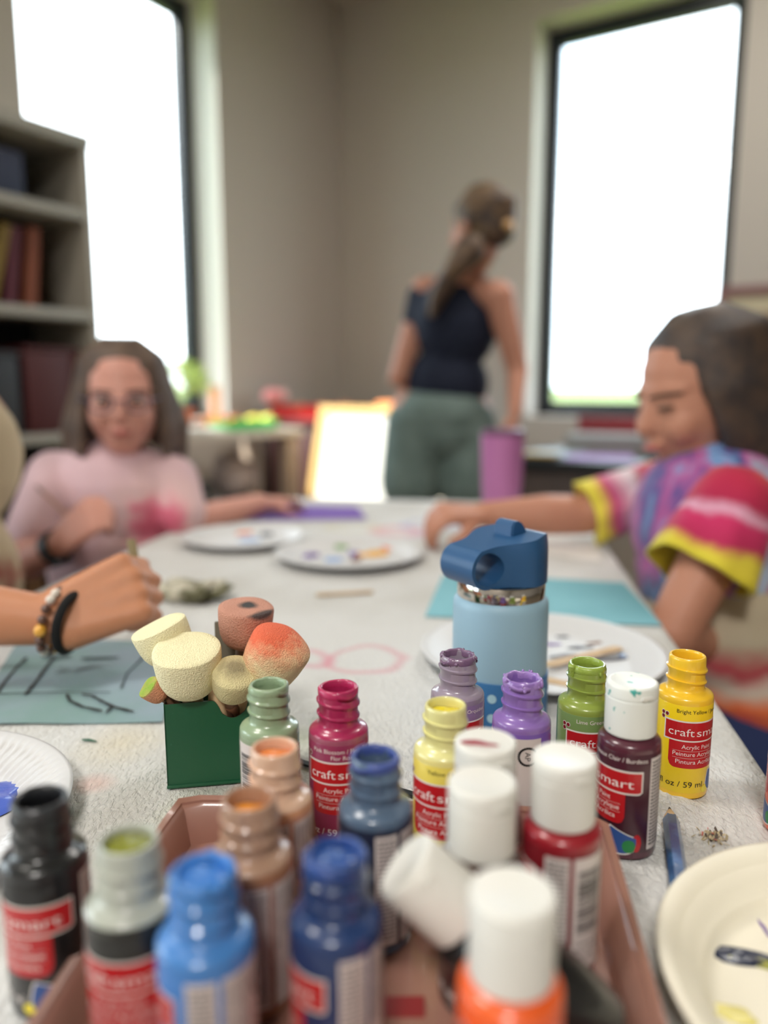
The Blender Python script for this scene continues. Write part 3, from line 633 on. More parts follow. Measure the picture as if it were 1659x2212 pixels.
B1(-.0175, .2535, TF, 'dark navy blue open bottle filled to the rim, front centre', (30, 56, 104), (22, 46, 92), -175, rim_paint=(40, 72, 140), fill=(50, 84, 150), level=88, blobs=4)
B1(.033, .389, T0, 'pale yellow translucent open paint bottle', (232, 220, 140), (226, 206, 92), -80, ink=(70, 66, 40), neck=(238, 232, 160), fill=(232, 212, 40), level=86, name_txt=('Yellow / Jaune',))
B1(.047, .466, T0, 'mauve open paint bottle in front of the water bottle', (146, 130, 150), (136, 112, 150), -88, name_txt=('Orchid / Orchidée / Orquídea',), rim_paint=(122, 94, 124), fill=(70, 46, 70), level=76, blobs=16, rr0=1, neck=(168, 154, 172))
B1(.081, .427, T0, 'violet open paint bottle showing its round AP seal', (140, 108, 178), (116, 84, 166), 93, name_txt=('Violet',), rim_paint=(156, 124, 190), fill=(74, 40, 132), level=82, blobs=16, rr0=1)
B1(.125, .451, T0, 'lime green open paint bottle behind the white-capped wine-red one', (140, 158, 70), (112, 140, 82), -39, name_txt=('Lime Green / Vert citron',), rim_paint=(146, 168, 70), fill=(104, 128, 44), level=80, blobs=3, drip=-50)
B1(.1925, .466, T0, 'bright yellow open paint bottle at the right of the table', (240, 194, 46), (240, 206, 28), -39, ink=(30, 30, 30), name_txt=('Bright Yellow / Jaune vif',), fill=(244, 180, 20), level=66)
B1(.137, .403, T0, 'wine-red paint bottle with a green-specked white cap', (84, 38, 52), (68, 26, 40), -134, name_txt=('Burgundy / Bordeaux Clair / Burdeos',), cap='specks')
B1(.0785, .312, TF, 'crimson paint bottle with white cap and barcode panel to the camera', (150, 30, 42), (120, 24, 34), -200, cap='plain', back='code')
sm = B1(.046, .3265, TF, 'bottle whose white cap carries a crimson smear, behind the brown one', (120, 50, 60), (110, 40, 50), -60, cap='plain')
dab(sm, -.004, -.003, .0978, .0075, .0026, .0006, mat('crimson_smear', (150, 30, 54), .4), -.25, 'paint_smear')
B1(.040, .2905, TF, 'dark brown paint bottle with a white cap, between the smeared cap and the tilted bottle', (74, 50, 42), (60, 38, 34), -60, cap='plain', rough=.2)
B1(.041, .2215, TF, 'orange paint bottle with a large white cap, nearest the camera', (232, 96, 40), (232, 88, 36), -58, cap='plain', name_txt=('Orange / Naranja',))
B1(.268, .425, T0, 'orange paint bottle cut off by the right edge of the photo', (232, 84, 30), (232, 80, 26), -196, cap='plain') if False else None
e = at(1716, 1800, z=TABLE)
B1(e.x, e.y, T0, 'vivid orange paint bottle cut off by the right edge of the photo', (232, 90, 44), (236, 78, 24), -196, cap='plain')
# the leaning bottle: from its bottom to its cap
bot, top = Vector((.0795, .2565, TF+.0136)), Vector((.006, .2625, TF+.081))
q = (top-bot).to_track_quat('Z', 'Y').to_euler()
B1(bot.x, bot.y, bot.z, 'leaning black paint bottle with a white cap, tipped to the left among the others', (22, 22, 24), (16, 16, 18), -60, cap='plain', tilt=q, logo=False, back=None, spin=0)
# small printed card and black handle in the tray
cdm = thing('printed_card', 'small dark red printed card lying in the tray under the leaning bottle', 'card', (.004, .2875, TF), (0, 0, 0))
bm = bmesh.new(); Mc = Matrix.Translation((0, 0, .001)) @ Matrix.Rotation(radians(12), 4, 'X'); prism(bm, [(-.015, -.012), (.013, -.012), (.013, .0), (-.015, .0)], 0, .0008, Mc); build('card_panel', bm, mat('card_red', (128, 28, 30), .5), cdm, False)
stick((1262, 2120), (1330, 2290), .0035, 'black brush lying at the front right of the tray', TF+.001, 'paint_brush', mat('black_lacquer', (10, 10, 11), .3))

# ------------------------------------------------------------------ green tin of sponge brushes
A = at(362, 1704, z=T0); yaw = radians(10); tin = thing('brush_tin', 'dark green metal tin with a notched front holding sponge brushes', 'tin', (A.x, A.y, T0), (0, 0, yaw))
M_tin = mat('green_enamel', (20, 82, 52), .42, coat=.15, vary=((40, 96, 70), 420, .70, .74), bump=(260, .08))
M_tinedge = mat('worn_tin_edge', (70, 58, 48), .5, metal=.4)
W_, D_, H_ = .0575, .042, .058
def front_top(x):
    # level, then a scooped notch on the right, then rising again
    if x < .030: return H_-.0005+.0005*x/.03
    if x < .036: t = (x-.030)/.006; return H_-.003*t*t*3
    if x < .050: t = (x-.036)/.014; return H_-.009-.0035*sin(pi*t)
    t = min(1, (x-.050)/.0055); return H_-.009+.012*(t*t*(3-2*t))
bm = bmesh.new(); th_ = .0009; n = 60
def wall_strip(x0, y0, x1, y1, topf):
    L = hypot(x1-x0, y1-y0); nx, ny = (y1-y0)/L*th_, -(x1-x0)/L*th_; k = 60; rows = []
    for i in range(k+1):
        t = i/k; x, y = x0+(x1-x0)*t, y0+(y1-y0)*t; h = topf(t*L)
        rows.append([bm.verts.new(v) for v in ((x, y, 0), (x, y, h), (x-nx, y-ny, h), (x-nx, y-ny, 0))])
    for a, b in zip(rows, rows[1:]):
        for j in range(4): f = bm.faces.new((a[j], b[j], b[(j+1) % 4], a[(j+1) % 4])); f.material_index = 1 if j == 1 else 0
    bm.faces.new(rows[0]); bm.faces.new(rows[-1])
wall_strip(0, 0, W_, 0, front_top); wall_strip(W_, 0, W_, D_, lambda s: H_+.003); wall_strip(W_, D_, 0, D_, lambda s: H_+.006); wall_strip(0, D_, 0, 0, lambda s: H_+.006*(1-s/D_))
build('tin_wall', bm, [M_tin, M_tinedge], tin)
bm = bmesh.new(); box(bm, (W_/2, D_/2, .0006), (W_-.002, D_-.002, .0011)); build('tin_base', bm, M_tin, tin, False)
bm = bmesh.new(); lathe(bm, [(.0, 0)]+[(0.0, 0)], 3) if False else None
box(bm, (W_/2, -.0004, .0012), (W_+.0006, .0016, .0022), bev=.0006); build('tin_hem', bm, M_tin, tin)
def spongemat(name, rgb, extra=None):
    m = mat(name, rgb, .95, bump=None); nt = m.node_tree; b = nt.nodes['Principled BSDF']; tc = N(nt, 'TexCoord')
    v = N(nt, 'TexVoronoi'); v.inputs['Scale'].default_value = 950; n = N(nt, 'TexNoise'); n.inputs['Scale'].default_value = 1300
    ad = N(nt, 'Math'); ad.operation = 'ADD'; bp = N(nt, 'Bump'); bp.inputs['Strength'].default_value = .8; bp.inputs['Distance'].default_value = .0006
    for k in (v, n): nt.links.new(tc.outputs['Object'], k.inputs['Vector'])
    nt.links.new(v.outputs['Distance'], ad.inputs[0]); nt.links.new(n.outputs['Fac'], ad.inputs[1]); nt.links.new(ad.outputs[0], bp.inputs['Height']); nt.links.new(bp.outputs[0], b.inputs['Normal'])
    src = None
    if extra:      # stains: (axis vector, lo, hi, rgb) or ('spot', centre, radius, rgb)
        last = None
        for ex in extra:
            if ex[0] == 'axis':
                d = N(nt, 'VectorMath'); d.operation = 'DOT_PRODUCT'; d.inputs[1].default_value = ex[1]; lo, hi = ex[2], ex[3]
            else:
                d = N(nt, 'VectorMath'); d.operation = 'DISTANCE'; d.inputs[1].default_value = ex[1]; lo, hi = ex[2], ex[3]
            nt.links.new(tc.outputs['Object'], d.inputs[0])
            nn = N(nt, 'TexNoise'); nn.inputs['Scale'].default_value = 180; nt.links.new(tc.outputs['Object'], nn.inputs['Vector'])
            a = N(nt, 'Math'); a.operation = 'MULTIPLY_ADD'; a.inputs[1].default_value = abs(hi-lo)*.8; nt.links.new(nn.outputs['Fac'], a.inputs[0]); nt.links.new(d.outputs['Value'], a.inputs[2])
            s_ = N(nt, 'Math'); s_.operation = 'SUBTRACT'; s_.inputs[1].default_value = abs(hi-lo)*.4; nt.links.new(a.outputs[0], s_.inputs[0])
            mr = N(nt, 'MapRange'); mr.inputs['From Min'].default_value = lo; mr.inputs['From Max'].default_value = hi; nt.links.new(s_.outputs[0], mr.inputs['Value'])
            mx = N(nt, 'MixRGB'); mx.inputs[2].default_value = (*lin(ex[4]), 1); nt.links.new(mr.outputs[0], mx.inputs[0])
            if last: nt.links.new(last, mx.inputs[1])
            else: mx.inputs[1].default_value = (*lin(rgb), 1)
            last = mx.outputs[0]
        nt.links.new(last, b.inputs['Base Color'])
    return m
M_dowel = mat('beech_dowel', (214, 186, 146), .55, bump=(150, .15), vary=((196, 166, 124), 120, .4, .6)); M_dwhite = mat('cream_dowel', (236, 222, 190), .5); M_ddark = mat('stained_dowel', (122, 88, 68), .6)
def sponge_brush(top, foot, R, H, label, m, hm, dome=0.0, hr=.0055, low=.30, cut=None):
    top, foot = Vector(top), Vector(foot); ax = (top-foot).normalized(); base = top-ax*H
    br = thing('sponge_brush', label, 'sponge brush', base, ax.to_track_quat('Z', 'Y').to_euler(), 'sponge brushes in the green tin')
    bm = bmesh.new(); pr = [(0, 0), (R*low, .0005), (R*(low+.16), H*.035), (R*.66, H*.11), (R*.80, H*.22), (R*.90, H*.37), (R*.96, H*.56), (R*.99, H*.78), (R, H*.93), (R*.985, H*.985), (R*.95, H+dome*.15), (R*.8, H+dome*.45), (R*.5, H+dome*.8), (0, H+dome)]
    lathe(bm, pr, 72, None, 0, lambda a, k, r, zz: (r*(1+.012*sin(2*a+1)+.008*sin(5*a)), zz+.0003*sin(3*a)*(k > 5)))
    build('sponge_head', bm, m, br, True)
    L = (base-foot).length; bm = bmesh.new(); lathe(bm, [(0, .001), (hr, .001), (hr, -L+.0008), (hr*.8, -L), (0, -L)], 20); build('handle', bm, hm, br); return br
F_ = lambda x, y, z: (tin.matrix_world if False else Matrix.Translation((A.x, A.y, T0)) @ Matrix.Rotation(yaw, 4, 'Z')) @ Vector((x, y, z))
S_cream = spongemat('cream_foam', (240, 232, 190)); S_cream2 = spongemat('cream_foam_back', (238, 230, 188))
S_terra = spongemat('terracotta_foam', (196, 142, 122), [('spot', (.001, -.001, .031), .0085, .004, (66, 64, 64)), ('axis', (0, -1, 1), .0435, .0465, (90, 78, 76))])
_t, _f = at(610, 1390, .474), F_(.032, .026, .010)
_up = (_t-_f).to_track_quat('Z', 'Y').inverted() @ Vector((0, 0, 1)); _c = .018*_up.z
S_or = spongemat('orange_dipped_foam', (238, 218, 172), [('axis', tuple(_up), _c-.001, _c+.019, (226, 108, 76))])
S_ol = spongemat('grubby_cream_foam', (216, 204, 156), [('spot', (0, .002, .026), .012, .004, (150, 140, 108))])
S_gr = spongemat('peach_foam_green_tip', (206, 146, 112), [('axis', (0, 0, 1), .0125, .0145, (140, 172, 62))])
sponge_brush(at(402, 1402, .466), F_(.020, .024, .004), .0213, .034, 'large cream sponge brush with a clean flat top at the front of the tin', S_cream, M_dwhite, .0008, .0066, .34)
sponge_brush(at(341, 1352, .492), F_(.030, .030, .008), .0190, .027, 'cream sponge brush leaning out to the left behind the large one', S_cream2, M_dwhite, .0006, .006)
sponge_brush(at(532, 1310, .503), F_(.046, .040, .008), .0188, .030, 'terracotta sponge brush with a black spot on top', S_terra, M_ddark, .0012, .006)
sponge_brush(at(610, 1390, .474), F_(.032, .026, .010), .0205, .034, 'sponge brush dipped in orange, leaning out to the right', S_or, M_dowel, .007, .0055)
sponge_brush(at(509, 1452, .462), F_(.036, .028, .014), .0146, .023, 'smaller grubby cream sponge brush leaning forward over the notch', S_ol, M_ddark, .003, .0045)
sponge_brush(at(319, 1483, .466), F_(.026, .018, .032), .0078, .014, 'smallest peach sponge brush with a green tip sticking out to the left', S_gr, M_ddark, .0004, .003)
bm = bmesh.new(); cyl(bm, F_(.033, .012, .004), F_(.034, .006, .074), .0064, n=24); tag(build('wooden_dowel', bm, M_dowel), 'pale wooden dowel standing in the green tin behind the cream sponge', 'dowel')
bm = bmesh.new(); cyl(bm, F_(.050, .030, .022), F_(.0415, .0052, .0525), .0042, n=24); tag(build('wooden_dowel', bm, mat('rosy_dowel', (176, 126, 100), .6)), 'reddish-brown dowel end resting in the notch of the green tin', 'dowel')
bm = bmesh.new(); p = at(498, 1400, .520); box(bm, (p.x-.002, p.y, TABLE+.050), (.017, .003, .095), radians(8), bev=.0008); tag(build('flat_brush', bm, mat('grey_brown_wood', (104, 98, 84), .6)), 'flat grey-brown brush handle standing at the back of the green tin', 'brush')

# ------------------------------------------------------------------ blue water bottle
wb = at(1075, 1557, z=T0); wt = thing('water_bottle', 'pale blue steel water bottle with a dark blue loop lid', 'water bottle', (wb.x, wb.y, T0))
M_wb = mat('powder_coat_pale_blue', (150, 184, 204), .5, bump=(900, .06)); M_steel = mat('polished_steel', (205, 200, 194), .08, metal=1)
M_lid = mat('dark_blue_lid', (40, 84, 128), .42, bump=(500, .05)); M_boot = mat('blue_silicone_boot', (48, 104, 156), .5); M_dot = mat('pale_boot_dot', (160, 194, 208), .5)
bm = bmesh.new(); lathe(bm, mm([(0, 1), (32, 1), (34.5, 2), (36, 4), (36, 95), (35.6, 98.5), (34.2, 101), (32.8, 102.2), (31.5, 102.4), (31.5, 100), (0, 100)]), 96); build('flask_body', bm, M_wb, wt)
bm = bmesh.new(); lathe(bm, mm([(32.3, 100.5), (33.0, 102.3), (33.0, 113), (32.6, 113.8), (31, 114), (31, 101)]), 96); build('steel_collar', bm, M_steel, wt)
bm = bmesh.new(); lathe(bm, mm([(0, 0), (34, 0), (37, 1.5), (37.3, 4), (37.2, 42.5), (36.9, 43.6), (36.1, 43.6), (36.05, 3)]), 96)
a0 = atan2(-wb.y, -wb.x)
for k in range(16):
    for v in (33, 18): disc(bm, 0, v, 1.55, 3.4, 37.55, a0+k*2*pi/16-radians(7), 1)
build('silicone_boot', bm, [M_boot, M_dot], wt)
# lid: rounded housing, sloping to the left into the finger loop
lid = thing('lid', None, None); 
lidrot = radians(33)
lidM = Matrix.Rotation(lidrot, 4, 'Z')
bpy.data.objects.remove(lid)
def arc(cx, cz, r, a0, a1, n): return [(cx+r*cos(radians(a0+(a1-a0)*i/n)), cz+r*sin(radians(a0+(a1-a0)*i/n))) for i in range(n+1)]
# side outline of the lid (x towards the back, z up), loop at -x
hc = (-29, 13.5); hr_ = 12.1; LR = 15.0
out = arc(hc[0], hc[1], LR, 112, 262, 22) + [(-22, -1.3), (-14, -.6), (33.5, -.4), (34, 2), (34, 16), (31, 24), (27, 32), (24, 35.2), (18, 36)]
bm = bmesh.new(); hole = arc(hc[0], hc[1], hr_, 0, 360, 40)[:-1]
def ywid(x, z):    # half width: the strap is narrow at the loop and fills the round lid at the back
    t = max(0, min(1, (x+30)/36)); t = t*t*(3-2*t); circ = sqrt(max(4, 34.2**2-min(abs(x), 34)**2))
    base_ = 18.5*(1-t)+circ*t
    return max(3.0, base_*(1-.10*max(0, (z-20)/16)**2))
# fill between outline and hole by a planar triangulation, then copy it to both sides
fl = bmesh.new(); ov = []
dense = []
for i in range(len(out)):
    x0_, z0_ = out[i]; x1_, z1_ = out[(i+1) % len(out)]; k = max(1, int(hypot(x1_-x0_, z1_-z0_)/2.2))
    for j in range(k): dense.append((x0_+(x1_-x0_)*j/k, z0_+(z1_-z0_)*j/k))
ov = [fl.verts.new((x, 0, z)) for x, z in dense]; hv = [fl.verts.new((x, 0, z)) for x, z in hole]
es = [fl.edges.new((ov[i], ov[(i+1) % len(ov)])) for i in range(len(ov))]+[fl.edges.new((hv[i], hv[(i+1) % len(hv)])) for i in range(len(hv))]
bmesh.ops.triangle_fill(fl, use_beauty=True, use_dissolve=False, edges=es)
for xx in [-44+3*i for i in range(27)]: bmesh.ops.bisect_plane(fl, geom=fl.verts[:]+fl.edges[:]+fl.faces[:], plane_co=(xx, 0, 0), plane_no=(1, 0, 0))
for zz in [3*i for i in range(13)]: bmesh.ops.bisect_plane(fl, geom=fl.verts[:]+fl.edges[:]+fl.faces[:], plane_co=(0, 0, zz), plane_no=(0, 0, 1))
bmesh.ops.triangulate(fl, faces=fl.faces[:])
mv = {}
for v in fl.verts:
    yw = ywid(v.co.x, v.co.z); mv[v] = [bm.verts.new(lidM @ Vector((v.co.x/1000, s*yw/1000, v.co.z/1000+.1148))) for s in (-1, 1)]
for f in fl.faces:
    bm.faces.new([mv[v][0] for v in f.verts]); bm.faces.new([mv[v][1] for v in reversed(f.verts)])
for e_ in fl.edges:
    if len(e_.link_faces) == 1:
        a_, b_ = e_.verts; bm.faces.new((mv[a_][0], mv[b_][0], mv[b_][1], mv[a_][1]))
fl.free(); ld = build('loop_lid', bm, M_lid, wt)
bm = bmesh.new()   # raised mouthpiece fin
fin = [(0, 32), (1, 43.5), (4, 46), (9, 45.6), (13, 42), (17.5, 34)]
lo_ = [bm.verts.new(lidM @ Vector((x/1000, -.010, z/1000+.113))) for x, z in fin]; hi_ = [bm.verts.new(lidM @ Vector((x/1000, .010, z/1000+.113))) for x, z in fin]
bm.faces.new(lo_); bm.faces.new(hi_)
for i in range(6): bm.faces.new((lo_[i], lo_[(i+1) % 6], hi_[(i+1) % 6], hi_[i]))
bmesh.ops.bevel(bm, geom=bm.edges[:], offset=.001, segments=2, affect='EDGES')
build('mouthpiece', bm, M_lid, ld)

# ------------------------------------------------------------------ pink tumbler at the far end
tb = at(1085, 1082, z=T0+.002); tb.y = 1.60; tb = Vector((.2467, 1.60, T0))
tu = thing('tumbler', 'tall mauve-pink tumbler at the far end of the table', 'tumbler', tb)
bm = bmesh.new(); lathe(bm, mm([(0, 0), (36, 0), (38, 2), (42, 60), (45, 150), (45, 158), (0, 158)]), 48); build('tumbler_body', bm, mat('mauve_pink_coat', (186, 118, 172), .4), tu)
bm = bmesh.new(); lathe(bm, mm([(0, 158.2), (45, 158.2), (45.5, 161), (44, 168), (38, 171), (0, 171)]), 48); build('tumbler_lid', bm, mat('dusky_plum_lid', (112, 74, 104), .4), tu)

# ------------------------------------------------------------------ people
SK = lambda n, rgb: mat('skin_'+n, rgb, .5, sss=.12, bump=(120, .05), spec=.35)
def V(*a): return Vector(a)
def headf(c, h, yaw, pitch=0, roll=0):
    R = (Matrix.Rotation(yaw, 3, 'Z') @ Matrix.Rotation(pitch, 3, 'X') @ Matrix.Rotation(roll, 3, 'Y'))
    return (lambda x, y, z: Vector(c) + R @ (Vector((x, y, z))*h)), R
def head_prims(c, h, yaw, pitch=0, roll=0, neck_to=None):
    P, R = headf(c, h, yaw, pitch, roll); E = lambda p, r: ('e', P(*p), tuple(q*h for q in r), R)
    pr = [E((0, .08, .12), (.36, .43, .38)), E((0, -.10, -.08), (.30, .31, .37)), E((0, -.20, -.33), (.17, .15, .14)), E((0, -.02, -.25), (.25, .26, .18)),
          ('c', P(0, -.375, .03), .035*h, P(0, -.445, -.11), .045*h), E((.035, -.41, -.12), (.03, .035, .025)), E((-.035, -.41, -.12), (.03, .035, .025)),
          E((.15, -.26, -.13), (.12, .13, .13)), E((-.15, -.26, -.13), (.12, .13, .13)), E((.36, .04, -.04), (.035, .07, .11)), E((-.36, .04, -.04), (.035, .07, .11)),
          E((0, -.385, -.225), (.085, .05, .028)), E((0, -.375, -.265), (.075, .05, .03)), E((0, -.24, .10), (.24, .13, .10))]
    if neck_to is not None: pr.append(('c', P(0, .08, -.30), .20*h, neck_to, .23*h))
    return pr, P, R
M_eye = mat('eye_white', (170, 156, 150), .4); M_iris = mat('iris_brown', (58, 44, 38), .25); M_lip = mat('lips', (176, 92, 86), .45); M_browm = mat('eyebrow', (88, 66, 52), .8)
def face_parts(root, P, R, h, closed=False):
    for s, nm in ((-1, 'eye'), (1, 'eye')):
        bm = bmesh.new(); ellips(bm, P(s*.135, -.352, .01), tuple(q*h for q in (.065, .045, .03 if not closed else .012)), R, 14, 0)
        if not closed: ellips(bm, P(s*.135, -.385, .008), tuple(q*h for q in (.032, .02, .03)), R, 12, 1)
        build(nm, bm, [M_eye, M_iris] if not closed else [M_browm, M_iris], root, 'all')
        bm = bmesh.new(); tube(bm, [P(s*(.06+.04*i), -.40+.008*i*i, .085+.012*sin(i*.8)) for i in range(5)], .012*h, 6); build('eyebrow', bm, M_browm, root)
    bm = bmesh.new(); ellips(bm, P(0, -.428, -.245), tuple(q*h for q in (.08, .02, .022)), R, 14); build('mouth', bm, M_lip, root, 'all')
def hand_prims(wr, f, nrm, s, curl=(.5, .6, .5), spread=.10, thumb=1, thumb_dir=None, pk=1.0):
    """palm, four unequal fingers bent at their knuckles, and a thumb from the palm's side"""
    wr = Vector(wr); f = Vector(f).normalized(); nrm = Vector(nrm); nrm = (nrm-f*nrm.dot(f)).normalized(); r = f.cross(nrm).normalized()
    pr = []; lens = (.40, .45, .42, .33)
    for i in range(4):
        off = (i-1.5)*.115*s; m0 = wr+r*off*.55+f*.05*s; kn = wr+f*(.50-.025*abs(i-1.3))*s+r*off
        pr.append(('c', m0, .085*s*pk, kn, .062*s*(.5+.5*pk))); d = (f+r*(i-1.5)*spread*.6).normalized(); p = kn; a = 0
        for j, (fr, cu_) in enumerate(zip((.45, .31, .24), curl)):
            a += cu_*(1+.08*i); q = p+(d*cos(a)-nrm*sin(a))*lens[i]*s*fr; pr.append(('c', p, (.056-.006*j)*s, q, (.050-.006*j)*s)); p = q
    b = wr+f*.14*s+r*(-thumb)*.13*s-nrm*.03*s; td = Vector(thumb_dir).normalized() if thumb_dir is not None else (f*.7-r*thumb*.6-nrm*.4).normalized()
    m1 = b+td*.24*s; m2 = m1+(td*.6+f*.6-nrm*.2).normalized()*.19*s
    pr += [('c', wr+f*.06*s, .085*s, b, .07*s), ('c', b, .07*s, m1, .058*s), ('c', m1, .056*s, m2, .044*s)]
    return pr
def strands(P, R, h, m, root, spec, seed=1, voxel=.007, name='hair', rad=.05):
    """a rounded cap of hair with locks falling from the crown; spec: (angle range, length, flare, front part)"""
    Rn = random.Random(seed); pr = [('e', P(0, .135, .15), (.395*h, .455*h, .40*h), R)]
    for (a0_, a1_, n_, zend, flare, back) in spec:
        for i in range(n_):
            a = radians(a0_+(a1_-a0_)*(i+.5)/n_+Rn.uniform(-3, 3))      # 0 = back, +-90 = sides
            x = .385*sin(a); y = .12+.43*cos(a); ze = zend+Rn.uniform(-.05, .05)
            pts = [P(x*.35, .08+(y-.08)*.35, .50), P(x*.85, .10+(y-.10)*.85, .34), P(x*1.04, y*1.03, .05), P(x*(1.05+flare), y*(1.0+flare)+back*.3, -.25), P(x*(1.0+flare*1.2), y*(.98+flare)+back, ze)]
            rr_ = [rad*1.0, rad*1.15, rad*1.2, rad*1.1, rad*.7]
            for p, q, r0, r1 in zip(pts, pts[1:], rr_, rr_[1:]): pr.append(('c', p, r0*h, q, r1*h))
    return blob(name, pr, m, voxel, 7, root)
def hairm(name, c1, c2): 
    m = mat(name, c1, .55, vary=(c2, 30, .35, .65), bump=(260, .5), bdist=.002); return m

# -- bespectacled girl in pink, left
Y1 = 1.42; g1 = thing('person', 'person with brown bob, glasses and pink shirt seated at the far left', 'person')
hc1 = at(266, 862, Y1); h1 = .205; nk = at(262, 1010, Y1+.02)
pr, P, R = head_prims(hc1, h1, radians(14), radians(4), 0, nk)
shR, shL = at(118, 1030, 1.42), at(372, 1040, 1.42); elR, wrR = at(62, 1212, 1.24), at(128, 1176, 1.20); elL, wrL = at(398, 1128, 1.38), at(560, 1089, 1.52)
chest = at(250, 1080, 1.43); belly = at(248, 1210, 1.43); pel = V(belly.x-.01, 1.46, .50)
pr += [('e', chest, (.135, .085, .11)), ('e', belly, (.115, .085, .13)), ('e', pel, (.14, .10, .09)), ('c', shR, .040, shL, .040), ('c', nk, .04, chest, .07),
       ('c', shR, .040, elR, .032), ('c', elR, .031, wrR, .021), ('c', shL, .040, elL, .031), ('c', elL, .030, wrL, .022)]
for s in (-1, 1): k_ = V(pel.x+s*.08+.17, 1.14, .49); pr += [('c', (pel.x+s*.07, pel.y, .50), .065, k_, .05), ('c', k_, .045, (k_.x, k_.y+.03, .10), .032), ('c', (k_.x, k_.y+.03, .045), .034, (k_.x+.01, k_.y-.12, .035), .028)]
pr += hand_prims(wrR, at(180, 1128, 1.20)-wrR, (-.2, -.9, .5), .145, (.7, .9, .6), .1, 1)
pr += hand_prims(wrL, at(625, 1078, 1.60)-wrL, (0, 0, 1), .145, (.2, .25, .2), .1, -1)
blob('body', pr, SK('rosy', (206, 150, 134)), .0055, 2, g1)
face_parts(g1, P, R, h1)
M_blush = mat('cheek', (196, 116, 104), .6)
sh = [('e', chest, (.143, .096, .115)), ('e', belly+V(0, 0, .0), (.128, .100, .14)), ('c', shR+V(0, 0, .0), .050, shL, .050), ('c', nk-V(0, 0, .035), .055, chest, .085), ('c', shR, .050, shR.lerp(elR, .72), .052), ('c', shL, .050, shL.lerp(elL, .8), .046), ('e', pel+V(0, 0, .06), (.15, .115, .08))]
ctr = at(345, 1140, 1.35)
M_pink = ramp_mat('pink_shirt_with_flowers', ctr, (8, 3, 8), [(0, (206, 84, 112)), (.30, (214, 110, 132)), (.46, (222, 176, 178)), (.6, (216, 182, 182)), (1, (212, 178, 184))], .32, 34, radial=True, sheen=.2)
blob('shirt', sh, M_pink, .006, 3, g1)
M_jean = mat('denim', (38, 52, 96), .9, bump=(400, .2))
tr_ = []
for s in (-1, 1): k_ = V(pel.x+s*.08+.17, 1.14, .49); tr_ += [('c', (pel.x+s*.07, pel.y, .50), .072, k_, .056), ('c', k_, .052, (k_.x, k_.y+.03, .13), .040)]
blob('trousers', tr_+[('e', pel, (.148, .108, .085))], M_jean, .007, 2, g1)
H1 = hairm('light_brown_hair', (100, 80, 66), (72, 57, 49))
strands(P, R, h1, H1, g1, [(-104, 104, 44, -.50, .28, .02), (104, 134, 6, -.48, .14, -.02), (-134, -104, 6, -.48, .14, -.02)], 3, .006)
# spectacles
gl = thing('x', None, None); bpy.data.objects.remove(gl)
bm = bmesh.new()
for s in (-1, 1):
    tube(bm, [P(s*.145+.095*cos(2*pi*i/20), -.452+.012*cos(4*pi*i/20), .0+.075*sin(2*pi*i/20)) for i in range(20)], .009*h1, 8, 0, True); tube(bm, [P(s*.24, -.44, .02), P(s*.34, -.2, .03), P(s*.375, .05, .0)], .009*h1, 6)
tube(bm, [P(-.05, -.46, .015), P(0, -.475, .028), P(.05, -.46, .015)], .009*h1, 6); build('spectacles', bm, mat('blue_grey_frame', (62, 66, 92), .3), g1)
wt_ = thing('wrist_watch', 'black watch on the wrist of the bespectacled girl', 'watch', wrR.lerp(elR, .12), (wrR-elR).to_track_quat('Z', 'Y').to_euler())
bm = bmesh.new(); lathe(bm, [(.0225, -.011), (.0265, -.010), (.027, 0), (.0265, .010), (.0225, .011)], 32, close=True); build('watch_strap', bm, mat('black_rubber', (24, 26, 30), .5), wt_)
bm = bmesh.new(); a = -pi/2; box(bm, (.002, -.028, 0), (.028, .007, .03), 0, bev=.002); build('watch_case', bm, mat('black_glass', (14, 16, 20), .15), wt_)
a, b = at(186, 1150, 1.195), at(78, 1050, 1.24); pb = thing('paint_brush', 'thin paint brush held by the bespectacled girl', 'paint brush')
bm = bmesh.new(); cyl(bm, a, a.lerp(b, .86), .004, .003, 10); build('handle', bm, mat('tan_handle', (176, 130, 108), .5), pb)
bm = bmesh.new(); cyl(bm, a.lerp(b, .86), b, .0034, .0015, 10); build('bristles', bm, mat('bristle', (120, 100, 84), .8), pb)

# -- person at the left edge with braceleted arm
g0 = thing('person', 'person in cream and red top at the left edge, wearing a beaded bracelet', 'person')
SK0 = SK('tan', (192, 132, 98))
hc0 = V(-.66, 1.02, 1.19); h0 = .21; nk0 = V(-.66, 1.04, 1.04)
pr, P0, R0 = head_prims(hc0, h0, radians(55), radians(10), 0, nk0)
sA, sB = V(-.535, .93, 1.00), V(-.78, 1.10, .99); ch0 = V(-.64, 1.03, .90); be0 = V(-.65, 1.04, .72); pe0 = V(-.66, 1.05, .52)
elb = V(-.47, .66, .80); wr0 = at(122, 1342, .655); mcp = at(258, 1282, .675)
pr += [('e', ch0, (.14, .10, .12)), ('e', be0, (.125, .1, .13)), ('e', pe0, (.14, .11, .09)), ('c', sA, .045, sB, .045), ('c', nk0, .045, ch0, .07),
       ('c', sA, .044, elb, .034), ('c', elb, .034, elb.lerp(wr0, .35), .0335), ('c', elb.lerp(wr0, .35), .0335, wr0, .0215), ('c', sB, .042, V(-.72, .92, .78), .034), ('c', V(-.72, .92, .78), .032, V(-.57, .80, .78), .023)]
for s in (-1, 1): k_ = V(-.52+s*.07, .90-s*.08, .50); pr += [('c', (pe0.x+s*.06, pe0.y-s*.04, .51), .07, k_, .052), ('c', k_, .046, (k_.x-.02, k_.y+.02, .1), .034), ('c', (k_.x-.02, k_.y+.02, .045), .034, (k_.x+.08, k_.y-.05, .035), .028)]
